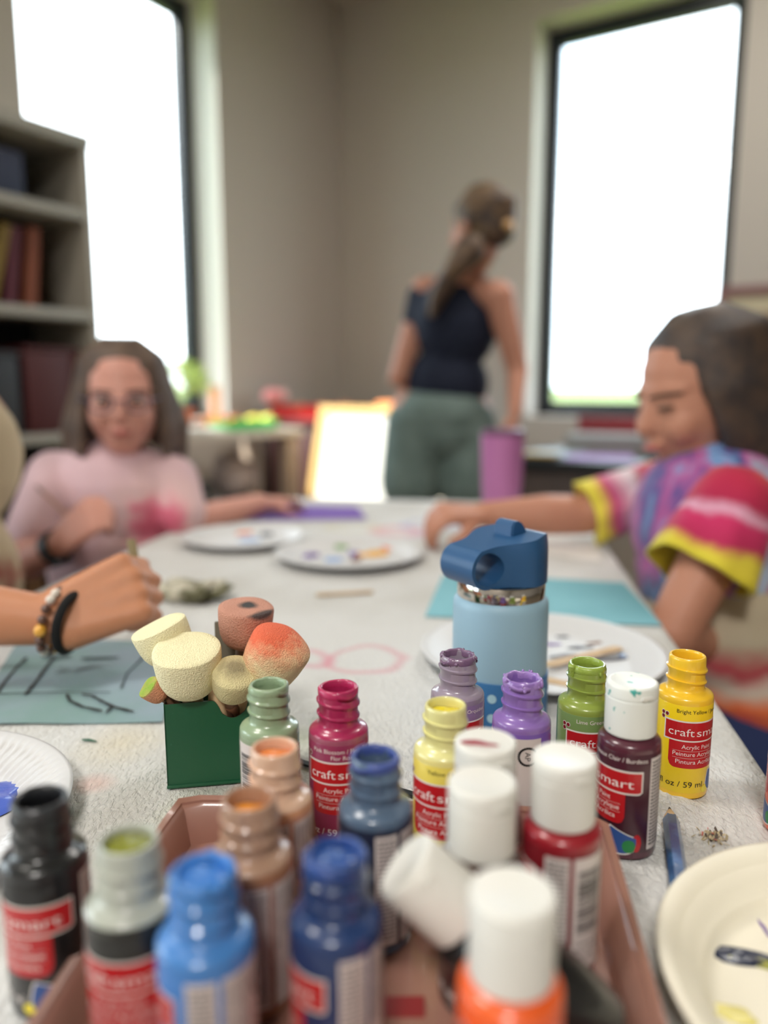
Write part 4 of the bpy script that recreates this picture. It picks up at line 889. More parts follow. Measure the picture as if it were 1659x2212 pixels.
pr += hand_prims(wr0, mcp-wr0, (-.20, -.90, .42), .150, (.95, 1.15, .8), .02, 1, thumb_dir=(.85, .45, .25), pk=1.35)
pr += hand_prims(V(-.57, .80, .78), V(.8, -.4, .1), (0, 0, 1), .13, (.4, .4, .3), .06, 1)
blob('body', pr, SK0, .0038, 2, g0)
face_parts(g0, P0, R0, h0)
M_flor = mat('cream_red_floral_cloth', (206, 186, 154), .85, vary=((158, 74, 66), 9, .48, .60), bump=(200, .15))
blob('top_garment', [('e', ch0, (.15, .112, .13)), ('e', be0, (.14, .115, .15)), ('c', sA, .054, sB, .054), ('c', nk0-V(0, 0, .05), .06, ch0, .09), ('c', sA, .055, sA.lerp(elb, .35), .052), ('c', sB, .052, V(-.75, .99, .87), .05)], M_flor, .008, 3, g0)
blob('trousers', [('e', pe0, (.155, .125, .10))]+[('c', (pe0.x+s*.06, pe0.y-s*.04, .51), .078, (-.52+s*.07, .90-s*.08, .50), .058) for s in (-1, 1)]+[('c', (-.52+s*.07, .90-s*.08, .50), .054, (-.54+s*.07, .92-s*.08, .14), .042) for s in (-1, 1)], M_jean, .008, 2, g0)
strands(P0, R0, h0, hairm('sandy_hair', (176, 146, 108), (140, 112, 82)), g0, [(-110, 110, 36, -.62, .10, .02)], 8, .008)
# bracelet, hair tie, brush
def ring_on(axis_a, axis_b, t, tiltdeg=0):
    c = axis_a.lerp(axis_b, t); return c, (axis_b-axis_a).to_track_quat('Z', 'Y').to_euler()
elb2 = elb.lerp(wr0, .35)
c, e3 = ring_on(elb2, wr0, .985); brc = thing('bead_bracelet', 'bracelet of yellow, brown and white beads on the near arm', 'bracelet', c, e3)
cols = [mat('amber_bead', (226, 166, 60), .3, coat=.5), mat('brown_bead', (92, 60, 48), .3, coat=.5), mat('white_bead', (226, 216, 204), .3, coat=.5)]
seq = [0, 1, 0, 1, 1, 2, 2, 1, 1, 0, 1, 1, 2, 1, 0, 1, 1, 0]
for i, k in enumerate(seq):
    a = 2*pi*i/len(seq); r = .0058 if k == 0 else .0044; bm = bmesh.new(); ellips(bm, (.0272*cos(a), .0272*sin(a), .0028*sin(a)), (r, r, r*.9), None, 12); build('bead', bm, cols[k], brc, 'all')
c, e3 = ring_on(elb2, wr0, 1.11); bm = bmesh.new(); n_ = 40
tube(bm, [(.0245*cos(2*pi*i/n_), .0245*sin(2*pi*i/n_), .003*sin(2*pi*i/n_+1)) for i in range(n_)], .0042, 10, 0, True)
ht = build('hair_tie', bm, mat('black_elastic', (12, 12, 14), .9, bump=(700, .4)), None, 'all'); ht.location = c; ht.rotation_euler = e3; tag(ht, 'thick black elastic hair tie worn beside the beaded bracelet', 'hair tie')
a, b = at(283, 1165, .715), at(300, 1262, .70); b2 = a+(b-a)*1.6
bm = bmesh.new(); dd = (b2-a); box(bm, (a+b2)/2, (.0085, .0022, dd.length), rot=dd.to_track_quat('Z', 'Y').to_euler(), bev=.0006)
tag(build('flat_brush', bm, mat('olive_wood_handle', (140, 126, 92), .6)), 'flat olive-tan brush handle poking up from the braceleted hand', 'brush')

# -- adult standing with back turned
Y2 = 2.65; g2 = thing('person', 'person standing with back turned in navy tank top and sage shorts', 'person')
hc2 = at(1035, 492, Y2-.02); h2 = .235; nk2 = at(1010, 588, Y2+.02)
pr, P2_, R2_ = head_prims(hc2, h2, radians(-138), radians(6), 0, nk2)
sl_, sr_ = at(918, 628, Y2+.07), at(1078, 640, Y2-.05); el_l, wr_l = at(862, 815, Y2+.02), at(905, 830, Y2-.22+.45); el_r, wr_r = at(1118, 800, Y2-.05), at(1112, 888, Y2-.14)
cs = at(985, 700, Y2+.02); wa = at(965, 835, Y2+.03); hp = at(952, 930, Y2+.03)
pr += [('e', cs, (.135, .10, .17)), ('e', wa, (.135, .10, .12)), ('e', hp, (.165, .12, .12)), ('c', sl_, .050, sr_, .052), ('c', nk2, .055, cs+V(0, 0, .08), .09),
       ('c', sl_, .048, el_l, .037), ('c', el_l, .036, wr_l, .025), ('c', sr_, .050, el_r, .038), ('c', el_r, .037, wr_r, .025)]
for s in (-1, 1):
    hx = hp.x+s*.085; pr += [('c', (hx, Y2+.03, .90), .092, (hx+s*.005, Y2+.03, .50), .056), ('c', (hx+s*.005, Y2+.03, .50), .056, (hx, Y2+.05, .09), .038), ('c', (hx, Y2+.05, .045), .036, (hx+s*.02, Y2+.19, .035), .03)]
pr += hand_prims(wr_r, V(-.03, -.12, -1), (.9, -.3, 0), .18, (.3, .4, .3), .08, -1) + hand_prims(wr_l, V(.5, .5, .3), (-.3, 0, .9), .18, (.3, .3, .3), .08, 1)
blob('body', pr, SK('warm', (196, 140, 118)), .007, 2, g2)
face_parts(g2, P2_, R2_, h2)
M_tank = mat('navy_jersey', (18, 27, 50), .85, bump=(300, .15)); M_sh = mat('sage_linen', (116, 134, 130), .9, bump=(200, .3), vary=((104, 122, 118), 14, .4, .6))
blob('tank_top', [('e', cs, (.146, .112, .165)), ('e', wa+V(0, 0, .01), (.147, .114, .13)), ('c', sl_+V(.03, 0, 0), .048, cs+V(.03, 0, .12), .062), ('c', sl_+V(-.012, 0, -.02), .050, sl_.lerp(el_l, .38), .046), ('c', cs+V(.045, 0, .13), .05, nk2-V(-.02, 0, .03), .046)], M_tank, .008, 3, g2)
sp_ = [('e', hp+V(0, 0, .05), (.178, .136, .125)), ('e', hp, (.178, .132, .12))]
for s in (-1, 1): hx = hp.x+s*.088; sp_ += [('c', (hx, Y2+.03, .86), .105, (hx+s*.012, Y2+.02, .66), .112)]
blob('shorts', sp_, M_sh, .008, 2, g2)
HB = hairm('honey_brown_hair', (58, 46, 44), (120, 94, 68))
HD = [('e', P2_(0, .12, .14), (.40*h2, .45*h2, .40*h2), R2_), ('e', P2_(0, .30, -.12), (.30*h2, .22*h2, .22*h2), R2_)]
pt0 = [at(1015, 540, Y2-.13), at(985, 575, Y2-.15), at(962, 610, Y2-.13), at(945, 640, Y2-.12), at(932, 680, Y2-.12)]
for p, q, r0, r1 in zip(pt0, pt0[1:], (.05, .038, .032, .030), (.038, .032, .030, .012)): HD.append(('c', p, r0, q, r1))
rb = random.Random(4)
for i in range(30):
    a = radians(-120+240*i/29); x, y = .39*sin(a), .12+.45*cos(a); HD.append(('c', P2_(x*.4, .08+(y-.08)*.4, .50), .045*h2, P2_(x*.95, y*.98, .24), .05*h2)); HD.append(('c', P2_(x*.95, y*.98, .24), .05*h2, P2_(x*.6, .30+y*.3, -.15), .045*h2))
blob('hair', HD, HB, .007, 2, g2)
bm = bmesh.new(); ellips(bm, P2_(0, .52, -.10), (.11*h2, .05*h2, .07*h2), R2_); build('hair_clip', bm, mat('amber_clip', (214, 168, 106), .4), g2, 'all')

# -- girl in tie-dye, right
Y3 = 1.12; g3 = thing('person', 'person with dark hair in a tie-dye shirt reaching across at right', 'person')
hc3 = at(1508, 850, Y3); h3 = .218; nk3 = at(1545, 985, Y3+.01)
pr, P3_, R3_ = head_prims(hc3, h3, radians(-74), radians(16), 0, nk3)
s_far, e_far, w_far = at(1440, 1050, 1.24), at(1262, 1112, 1.25), at(1045, 1112, 1.24)
s_nr, e_nr, w_nr = at(1590, 1090, .98), at(1452, 1368, .93), at(1545, 1395, 1.02)
ch3 = at(1535, 1130, 1.10); be3 = at(1555, 1330, 1.08); pe3 = V(be3.x+.05, 1.08, .50)
pr += [('e', ch3, (.10, .13, .12)), ('e', be3, (.10, .12, .14)), ('e', pe3, (.12, .15, .09)), ('c', s_far, .038, s_nr, .042), ('c', nk3, .045, ch3, .07),
       ('c', s_far, .038, e_far, .033), ('c', e_far, .033, e_far.lerp(w_far, .4), .034), ('c', e_far.lerp(w_far, .4), .034, w_far, .0215),
       ('c', s_nr, .041, e_nr, .033), ('c', e_nr, .033, w_nr, .024)]
for s in (-1, 1): k_ = V(.22, 1.08+s*.09, .50); pr += [('c', (pe3.x, 1.08+s*.08, .50), .07, k_, .052), ('c', k_, .046, (k_.x+.03, k_.y, .10), .034), ('c', (k_.x+.03, k_.y, .045), .034, (k_.x-.09, k_.y, .035), .028)]
pr += hand_prims(w_far, at(965, 1108, 1.22)-w_far, (0, -.25, 1), .15, (.75, .75, .4), .12, 1) + hand_prims(w_nr, V(.2, .5, -.4), (.3, -.3, .8), .13, (.3, .3, .3), .08, 1)
blob('body', pr, SK('light_tan', (192, 136, 112)), .005, 2, g3)
face_parts(g3, P3_, R3_, h3, closed=True)
ax_t = ramp_mat('tie_dye_body', (ch3.x-.11, 0, ch3.z+.09), (0.26, 0, -.10), [(0, (120, 160, 205)), (.10, (84, 70, 140)), (.2, (176, 86, 150)), (.28, (120, 160, 210)), (.37, (66, 74, 140)), (.46, (196, 90, 160)), (.56, (170, 200, 220)), (.66, (186, 34, 84)), (.78, (226, 196, 176)), (.9, (220, 80, 50)), (1, (216, 200, 60))], .30, 16, stretch=(1.6, 1.6, .55), sheen=.2)
low_t = ramp_mat('tie_dye_hem', (0, 0, be3.z+.10), (0, 0, -.30), [(0, (206, 80, 96)), (.12, (190, 176, 150)), (.3, (196, 184, 160)), (.42, (186, 60, 76)), (.52, (200, 190, 176)), (.62, (222, 110, 60)), (.72, (176, 40, 76)), (.86, (206, 200, 60)), (1, (180, 190, 60))], .16, 9, sheen=.2)
upper = [('e', ch3, (.110, .142, .125)), ('c', s_far.lerp(s_nr, .1), .046, s_nr.lerp(s_far, .12), .050), ('c', nk3-V(0, 0, .05), .055, ch3, .09), ('e', ch3.lerp(be3, .5), (.110, .130, .12))]
blob('shirt_chest', upper, ax_t, .006, 3, g3)
blob('shirt_waist', [('e', be3, (.112, .134, .15)), ('e', pe3+V(-.01, 0, .07), (.125, .15, .08))], low_t, .006, 3, g3)
def sleeve(name, p0, r0, p1, r1, m, parent, seed=0):
    M, L = seg_matrix(p0, p1); bm = bmesh.new()
    pr = [(0, -r0*.75), (r0*.5, -r0*.66), (r0*.85, -r0*.42), (r0, 0), (r0+(r1-r0)*.3, L*.3), (r0+(r1-r0)*.6, L*.6), (r1*.97, L*.9), (r1, L), (r1-.003, L), (r1*.94-.003, L*.85), (r0*.8, L*.4)]
    def wob(a, k, r, zz):
        f = max(0, min(1, zz/L)); return r*(1+.10*f*sin(3*a+seed)+.05*f*sin(7*a+seed*2)), zz+.006*f*sin(2*a+seed)
    lathe(bm, pr, 56, M, 0, wob); return build(name, bm, m, parent, 'all')
slv = s_nr.lerp(e_nr, .56)
M_sn = ramp_mat('tie_dye_near_sleeve', s_nr+V(0, 0, .055), (slv-s_nr)*1.15+V(0, 0, -.055), [(0, (232, 96, 50)), (.14, (196, 30, 70)), (.36, (180, 24, 74)), (.44, (228, 170, 196)), (.50, (206, 40, 100)), (.66, (186, 30, 84)), (.74, (226, 206, 60)), (1, (232, 216, 50))], .16, 12, sheen=.2)
sleeve('near_sleeve', s_nr+V(.005, .01, .005), .054, slv, .066, M_sn, g3, 1)
slf = s_far.lerp(e_far, .95)
M_sf = ramp_mat('tie_dye_far_sleeve', s_far+V(.02, 0, 0), slf-s_far-V(.03, 0, 0), [(0, (232, 110, 60)), (.22, (226, 130, 100)), (.36, (206, 60, 100)), (.50, (226, 214, 220)), (.74, (190, 50, 110)), (.84, (226, 206, 70)), (1, (230, 218, 70))], .10, 14, sheen=.2)
sleeve('far_sleeve', s_far, .046, slf, .052, M_sf, g3, 4)
blob('trousers', [('e', pe3, (.135, .165, .085))]+[('c', (pe3.x, 1.08+s*.08, .50), .078, (.22, 1.08+s*.09, .50), .058) for s in (-1, 1)]+[('c', (.22, 1.08+s*.09, .50), .054, (.25, 1.08+s*.09, .14), .042) for s in (-1, 1)], M_jean, .008, 2, g3)
strands(P3_, R3_, h3, hairm('dark_brown_hair', (50, 42, 42), (80, 63, 52)), g3, [(-95, 95, 44, -.70, .05, .02), (95, 128, 8, -.66, .02, .10), (-128, -95, 8, -.66, .02, .10)], 6, .006)

# ------------------------------------------------------------------ chairs for the seated people
def chair(x, y, rz, label, first=[]):
    if first: return dup(first[0], (x, y, 0), rz, label)
    t = thing('classroom_chair', label, 'chair', (x, y, 0), (0, 0, rz), 'classroom chairs round the painting table')
    mw = mat('black_plastic_seat', (16, 16, 18), .5); ml = mat('brown_wood_leg', (110, 80, 52), .5)
    bm = bmesh.new(); box(bm, (0, 0, .395), (.38, .38, .02), bev=.006); build('seat', bm, mw, t)
    bm = bmesh.new(); box(bm, (-.215, 0, .62), (.02, .36, .22), bev=.006); build('backrest', bm, mw, t)
    for sx in (-1, 1):
        for sy in (-1, 1): bm = bmesh.new(); box(bm, (sx*.17-(.02 if sx < 0 else 0), sy*.165, .1925 if sx > 0 else .36), (.035, .035, .385 if sx > 0 else .72)); build('leg', bm, ml, t, False)
    first.append(t); return t
chair(pe3.x+.02, 1.08, pi, 'black seated wooden chair under the girl in tie-dye')
chair(pel.x-.02, pel.y+.05, radians(-70), 'black seated wooden chair under the bespectacled girl')
chair(pe0.x-.03, pe0.y-.01, radians(-30), 'black seated wooden chair under the person at the left edge')

# ------------------------------------------------------------------ bookcase on the left
bk = room(1.95, .02); BW, BD, BH = 1.7, .33, 1.79
bkc = thing('bookcase', 'tall grey-white bookcase at the left in front of the window', 'bookcase', (*room(1.915, 0.002), 0), (0, 0, YAW_L))
# local x along the wall (towards the camera), local y towards the room is -y (left wall normal): find the sign
nrm = RD; ly = Vector((-sin(YAW_L), cos(YAW_L))); sg = 1 if ly.dot(nrm) > 0 else -1
M_bk = mat('grey_white_laminate', (150, 145, 134), .5); M_bkd = mat('bookcase_back_dark', (36, 36, 38), .7)
def lb(bm, x0, x1, y0, y1, z0, z1, bev=.002): box(bm, ((x0+x1)/2, sg*(y0+y1)/2, (z0+z1)/2), (x1-x0, y1-y0, z1-z0), bev=bev)
for nm, a in (('side_panel', (0, .03, 0, BD, 0, BH-.04)), ('side_panel', (BW-.03, BW, 0, BD, 0, BH-.04)), ('top_panel', (0, BW, 0, BD+.01, BH-.04, BH))):
    bm = bmesh.new(); lb(bm, *a); build(nm, bm, M_bk, bkc)
bm = bmesh.new(); lb(bm, .03, BW-.03, 0, .012, 0, BH-.04); build('back_panel', bm, M_bkd, bkc)
SH = [.08, .46, .84, 1.235, 1.555]
for z in SH: bm = bmesh.new(); lb(bm, .031, BW-.031, .013, BD, z-.03, z); build('shelf', bm, M_bk, bkc)
def bkp(x, y, z): p = room(1.915, 0.002)+LD*x+RD*y; return (p.x, p.y, z)
def boxthing(name, label, cat, x, y, z, sx, sy, sz, rgb, group=None, lidc=None, rz=0, rough=.6, tilt=0):
    t = thing(name, label, cat, bkp(x, y, z), (tilt*0, 0, YAW_L+rz), group)
    bm = bmesh.new(); box(bm, (0, 0, sz/2+.001), (sx, sy, sz), bev=.004); build(name+'_shell' if not lidc else 'bin', bm, mat('c_%d_%d_%d' % rgb, rgb, rough), t)
    if lidc: bm = bmesh.new(); box(bm, (0, 0, sz+.009), (sx+.012, sy+.012, .014), bev=.004); build('bin_lid', bm, mat('c_%d_%d_%d' % lidc, lidc, rough), t)
    return t
def book(x, z, w_, h, rgb, lean, label, d=.18, name='book'):
    t = thing(name, label, 'book', bkp(x, .17, z+.002), (0, 0, YAW_L), 'books leaning on the middle shelf')
    M = Matrix.Rotation(lean*(1), 4, 'Y'); off = abs(sin(lean))*w_/2+.001
    for nm, rg, a in (('cover', rgb, (w_, d, h)), ('pages', (206, 196, 176), (w_*.8, d*.97, h*.98))):
        bm = bmesh.new(); bmesh.ops.create_cube(bm, size=1, matrix=Matrix.Translation((0, 0, off)) @ M @ Matrix.Translation((0, -sg*.006 if nm == 'pages' else 0, h/2)) @ Matrix.Diagonal((*a, 1)))
        build(nm, bm, mat('c_%d_%d_%d' % rg, rg, .7), t, False)
bx = .20
for i, (w_, h, rgb, lean, lb_) in enumerate([(.035, .25, (120, 62, 38), -.12, 'orange-brown picture book leaning at the right end of the middle shelf'), (.03, .24, (84, 30, 44), -.15, 'maroon book left of the orange-brown one'), (.03, .25, (120, 96, 36), -.28, 'mustard book leaning left of the maroon one'), (.03, .22, (44, 80, 70), -.30, 'teal book on the middle shelf'), (.045, .23, (56, 62, 74), -.12, 'dark slate binder on the middle shelf'), (.04, .24, (110, 94, 84), -.10, 'beige magazine file on the middle shelf'), (.06, .20, (66, 74, 76), 0, 'charcoal book box on the middle shelf')]):
    book(bx, 1.235, w_, h, rgb, lean, lb_); bx += w_+.035
boxthing('storage_box', 'navy blue box on the top shelf of the bookcase', 'box', .36, .16, 1.555, .30, .24, .14, (20, 26, 56), 'boxes in the bookcase')
boxthing('storage_box', 'crimson box on the top shelf beside the navy one', 'box', .63, .17, 1.555, .12, .22, .11, (110, 30, 44), 'boxes in the bookcase')
boxthing('storage_box', 'deep blue box at the left of the top shelf', 'box', .86, .16, 1.555, .28, .24, .15, (18, 28, 66), 'boxes in the bookcase')
boxthing('storage_bin', 'dark red bin on the shelf behind the bespectacled girl', 'bin', .16, .16, .84, .20, .26, .26, (70, 20, 22), 'bins in the bookcase', (70, 22, 24))
for i, x in enumerate((.42, .72, 1.02, 1.32)): boxthing('storage_bin', ['black bin right of centre on the lower shelf', 'black bin in the middle of the lower shelf', 'black bin left of centre on the lower shelf', 'black bin at the left of the lower shelf'][i], 'bin', x, .16, .84, .26, .28, .24, (24, 25, 30), 'bins in the bookcase', (40, 40, 44))

# ------------------------------------------------------------------ side table below the left window
cE = Vector((-.33, 3.2)); CD = .37; CT = .82; CL = .74
LT = Vector((-.741, -.671)); RT = Vector((.671, -.741)); YAW_T = atan2(LT.y, LT.x)
ct = thing('side_table', 'long pale side table below the left window', 'table', (cE.x, cE.y, 0), (0, 0, YAW_T))
def cl(bm, x0, x1, y0, y1, z0, z1, bev=.003): box(bm, ((x0+x1)/2, -(y0+y1)/2, (z0+z1)/2), (x1-x0, y1-y0, z1-z0), bev=bev)
M_ct = mat('pale_grey_tabletop', (196, 188, 176), .45)
bm = bmesh.new(); cl(bm, 0, CL, 0, CD, CT-.03, CT); build('tabletop', bm, M_ct, ct)
for x in (.02, CL-.08):
    for y in (.01, CD-.07): bm = bmesh.new(); cl(bm, x, x+.06, y, y+.06, 0, CT-.031); build('leg', bm, mat('taupe_leg', (168, 148, 130), .5), ct)
def cp(x, y, z=CT): p = cE+LT*x-RT*y; return Vector((p.x, p.y, z))
def cthing(name, label, cat, x, y, z=CT+.001, rz=0, group=None): return thing(name, label, cat, cp(x, y, z), (0, 0, YAW_T+rz), group)
def tray_thing(label, loc, rz, sx, sy, h, rgb):
    t = thing('craft_tray', label, 'tray', loc, (0, 0, rz), 'craft trays'); bm = bmesh.new(); m = mat('c_%d_%d_%d' % rgb, rgb, .4); rows = []
    for k, zz in ((.86, 0), (1, h), (1.02, h), (.98, h-.003), (.85, .004)):
        rows.append([bm.verts.new((sx/2*k*a, sy/2*k*b, zz)) for a, b in ((-1, -1), (1, -1), (1, 1), (-1, 1))])
    for r0, r1 in zip(rows, rows[1:]):
        for i in range(4): bm.faces.new((r0[i], r0[(i+1) % 4], r1[(i+1) % 4], r1[i]))
    bm.faces.new(rows[0]); bm.faces.new(rows[-1]); build('tray_shell', bm, m, t, False); return t
tray_thing('bright green plastic tray near the front of the side table', cp(.235, .09, CT+.001), YAW_T, .26, .13, .035, (60, 200, 100))
# dark red cabinet beyond the side table
CZ = .845; CC = Vector((-.30, 3.78))
t = thing('cabinet', 'dark red-brown cabinet beyond the right end of the side table', 'cabinet', (CC.x, CC.y, 0), (0, 0, YAW_L)); mcab = mat('dark_red_wood', (78, 44, 42), .5)
bm = bmesh.new(); box(bm, (0, 0, (CZ-.025)/2), (.40, .38, CZ-.026), bev=.004); build('carcass', bm, mcab, t)
bm = bmesh.new(); box(bm, (0, 0, CZ-.0125), (.43, .41, .025), bev=.004); build('cabinet_top', bm, mat('red_top', (130, 48, 46), .5), t)
for y in (-.09, .09): bm = bmesh.new(); box(bm, (y*1.05, .194, .42), (.17, .012, .74), bev=.003); d_ = build('cabinet_door', bm, mat('dark_red_door', (88, 48, 46), .5), t)
def kp(a, b, z=CZ+.001): p = CC+LD*a+RD*b; return Vector((p.x, p.y, z))
tray_thing('large red tray on the dark red cabinet, nearer the side table', kp(.10, 0), YAW_L, .20, .34, .055, (200, 40, 36))
tray_thing('smaller darker red tray on the dark red cabinet, nearer the corner', kp(-.11, .05), YAW_L, .17, .24, .055, (160, 36, 40))
def lump(name, label, cat, loc, r, rgb, seed, group):
    bm = bmesh.new(); bmesh.ops.create_icosphere(bm, subdivisions=3, radius=1)
    for v in bm.verts: q_ = v.co.copy(); f = 1+.25*mnoise.noise(q_*1.7+Vector((seed, 0, 0))); v.co = Vector((q_.x*r*f, q_.y*r*f, (q_.z+1)*r*.8*f))
    tag(build(name, bm, mat('c_%d_%d_%d' % rgb, rgb, .8), None, 'all', loc=loc), label, cat, group)
for i, (x, y) in enumerate(((.33, .21), (.26, .24), (.21, .20), (.28, .17))): lump('dough_ball', 'lump of orange modelling dough behind the green tray', 'dough', cp(x, y, CT+.001), .031, (240, 140, 80), i, 'orange dough lumps')
for i, (x, y) in enumerate(((.12, .20), (.07, .17))): lump('dough_ball', 'lump of yellow modelling dough at the right end of the side table', 'dough', cp(x, y, CT+.001), .031, (236, 214, 90), 10+i, 'yellow dough lumps')
for i, (x, y) in enumerate(((.12, -.05), (.08, .06), (-.10, .06))): lump('dough_ball', 'lump of salmon dough lying in a red tray', 'dough', kp(x, y, CZ+.006), .036, (222, 150, 110), 20+i, 'salmon dough lumps')
for i, (a, b, rgb, lb_) in enumerate(((.24-.06, -.16, (232, 150, 150), 'pink paper flower standing behind the large red tray'), (.13, -.17, (236, 206, 200), 'white paper flower standing behind the large red tray'))):
    t = thing('paper_flower', lb_, 'paper flower', kp(a-.16*0, b, CZ+.057), (0, 0, i)); bm = bmesh.new()
    for k in range(7): q = 2*pi*k/7; ellips(bm, (.028*cos(q), .028*sin(q), .045), (.022, .022, .03), None, 12)
    build('petals', bm, mat('c_%d_%d_%d' % rgb, rgb, .8), t, 'all'); bm = bmesh.new(); cyl(bm, (0, 0, 0), (0, 0, .04), .01); build('flower_stem', bm, mat('stem_green', (120, 140, 80), .7), t)
pt = cthing('potted_plant', 'pale green bushy plant in a terracotta pot on the side table', 'potted plant', .42, .27)
bm = bmesh.new(); lathe(bm, mm([(0, 0), (42, 0), (45, 3), (56, 60), (60, 62), (60, 78), (56, 78), (52, 64), (50, 60), (0, 60)]), 40); build('pot', bm, mat('terracotta', (186, 100, 66), .8), pt)
bm = bmesh.new(); Rn = random.Random(11)
for i in range(520):
    a = Rn.uniform(0, 2*pi); el = Rn.uniform(-.1, 1.5); rr_ = Rn.uniform(.3, 1)**.5; c_ = Vector((cos(a)*cos(el)*.14*rr_, sin(a)*cos(el)*.10*rr_, .15+sin(el)*.13*rr_)); L = Rn.uniform(.018, .034)
    M = Matrix.Translation(c_) @ Euler((Rn.uniform(-1, 1), Rn.uniform(-1, 1), a)).to_matrix().to_4x4()
    vv = [bm.verts.new(M @ Vector(v)) for v in ((0, 0, 0), (L*.5, L*.22, .003), (L, 0, 0), (L*.5, -L*.22, .003))]; bm.faces.new(vv)
build('foliage', bm, mat('pale_leaf', (176, 196, 110), .7), pt, False)
bm = bmesh.new()
for i in range(9): a = i*.7; tube(bm, [(0, 0, .06), (.02*cos(a), .02*sin(a), .11), (.07*cos(a), .06*sin(a), .19)], .002, 6)
build('stem', bm, mat('stem_green', (120, 140, 80), .7), pt)
t = cthing('picture_book', 'white picture book lying open beside the terracotta pot', 'book', .46, .10, rz=.1); bm = bmesh.new(); box(bm, (-.065, 0, .006), (.13, .15, .01), bev=.002); box(bm, (.07, 0, .008), (.13, .15, .014), bev=.002); build('pages', bm, M_paper, t)
t = cthing('cardboard_box', 'small cardboard box on the side table near the bespectacled girl', 'box', .67, .12); bm = bmesh.new(); box(bm, (0, 0, .045), (.12, .13, .09), bev=.002); build('carton', bm, mat('cardboard', (196, 160, 116), .8), t)
t = cthing('paper_roll', 'upright salmon paper roll behind the orange dough', 'paper roll', .22, .33); bm = bmesh.new(); cyl(bm, (0, 0, 0), (0, 0, .17), .022, n=24); build('roll', bm, mat('salmon_paper', (226, 160, 126), .8), t)
for i, (x, y, sx, sz, rgb) in enumerate([(.52, .19, .24, .60, (24, 24, 26)), (.225, .19, .24, .50, (26, 23, 22))]):
    t = cthing('storage_tub', ['black storage tub under the near end of the side table', 'charcoal tub under the middle of the side table'][i], 'tub', x, y, .001, group='tubs under the side table'); bm = bmesh.new(); box(bm, (0, 0, sz/2), (sx, .27, sz), bev=.01); build('tub', bm, mat('c_%d_%d_%d' % rgb, rgb, .5), t)
    bm = bmesh.new(); box(bm, (0, 0, sz+.01), (sx+.02, .26, .018), bev=.004); build('tub_lid', bm, mat('c_44_42_42', (44, 42, 42), .5), t)
t = cthing('paper_bundle', 'pale round bundle on top of the tub under the side table', 'bundle', .235, .18, .521); bm = bmesh.new(); bmesh.ops.create_icosphere(bm, subdivisions=3, radius=1)
for v in bm.verts: q_ = v.co.copy(); f = 1+.2*mnoise.noise(q_*2); v.co = Vector((q_.x*.10*f, q_.y*.08*f, (q_.z*.9+.9)*.11*f))
build('wrapping', bm, mat('grey_mauve_paper', (170, 156, 152), .8), t, 'all')

# ------------------------------------------------------------------ display easel catching the sun
ez = thing('book_easel', 'low wooden display easel with a white board lit by the sun', 'easel', (-.10, 2.98, 0), (0, 0, radians(-26)))
til = radians(-17); M_pine = mat('yellow_pine', (226, 186, 116), .5); M_brd = mat('white_board', (240, 240, 236), .5)
Re = Matrix.Rotation(til, 4, 'X'); 
def eb(bm, cx, cz, sx, sz, th=.02, dy=0): bmesh.ops.create_cube(bm, size=1, matrix=Matrix.Translation((0, 0, .70)) @ Re @ Matrix.Translation((cx, dy, cz)) @ Matrix.Diagonal((sx, th, sz, 1)))
bm = bmesh.new(); eb(bm, 0, 0, .34, .38, .012); build('board', bm, M_brd, ez, False)
for nm, a in (('frame_rail', (0, .205, .40, .03)), ('frame_rail', (0, -.205, .40, .03)), ('frame_stile', (-.185, 0, .03, .38)), ('frame_stile', (.185, 0, .03, .38))):
    bm = bmesh.new(); eb(bm, *a, th=.026); build(nm, bm, M_pine, ez, False)
for s in (-1, 1):
    bm = bmesh.new(); cyl(bm, (s*.19, -.18, 0), (s*.19, .02, .72), .016); build('leg', bm, M_pine, ez)
    bm = bmesh.new(); cyl(bm, (s*.19, .32, 0), (s*.19, .09, .86), .016); build('leg', bm, M_pine, ez)
t = thing('craft_tray', 'orange tray on a low shelf unit behind the easel', 'tray', (.165, 3.56, .881), (0, 0, YAW_R), 'craft trays'); bm = bmesh.new(); box(bm, (0, 0, .02), (.36, .20, .04), bev=.01); build('tray_shell', bm, mat('c_236_140_70', (236, 140, 70), .5), t)
t = thing('shelf_unit', 'low pale shelf unit behind the easel in the corner', 'shelf', (.165, 3.56, 0), (0, 0, YAW_R)); bm = bmesh.new(); box(bm, (0, 0, .865), (.42, .26, .028), bev=.003); build('top_panel', bm, M_ct, t)
for x in (-.195, .195): bm = bmesh.new(); box(bm, (x, 0, .425), (.02, .26, .85)); build('side_panel', bm, M_ct, t, False)
for z in (.1, .48): bm = bmesh.new(); box(bm, (0, 0, z), (.368, .25, .02)); build('shelf', bm, M_ct, t, False)

# ------------------------------------------------------------------ desk below the right window
dk = thing('desk', 'dark wooden desk below the right window, piled with papers', 'desk', (*(Vector((.44, 2.80))), 0), (0, 0, YAW_R)); DZ = .735
M_dk = mat('dark_walnut', (62, 46, 44), .5, vary=((48, 34, 32), 12, .4, .6)); M_dtop = mat('black_desktop', (30, 30, 32), .4)
bm = bmesh.new(); box(bm, (.62, .30, DZ-.02), (1.3, .62, .04), bev=.005); build('desktop', bm, M_dtop, dk)
bm = bmesh.new(); box(bm, (.62, .03, DZ-.10), (1.2, .02, .118)); build('apron', bm, mat('grey_brown_wood_apron', (92, 80, 76), .5), dk, False)
for x in (0.0, 1.24):
    for y in (.03, .56): bm = bmesh.new(); box(bm, (x, y, (DZ-.041)/2), (.05, .05, DZ-.041)); build('leg', bm, M_dk, dk, False)
bm = bmesh.new(); box(bm, (1.0, .30, .36), (.40, .5, .62)); build('drawer_unit', bm, M_dk, dk, False)
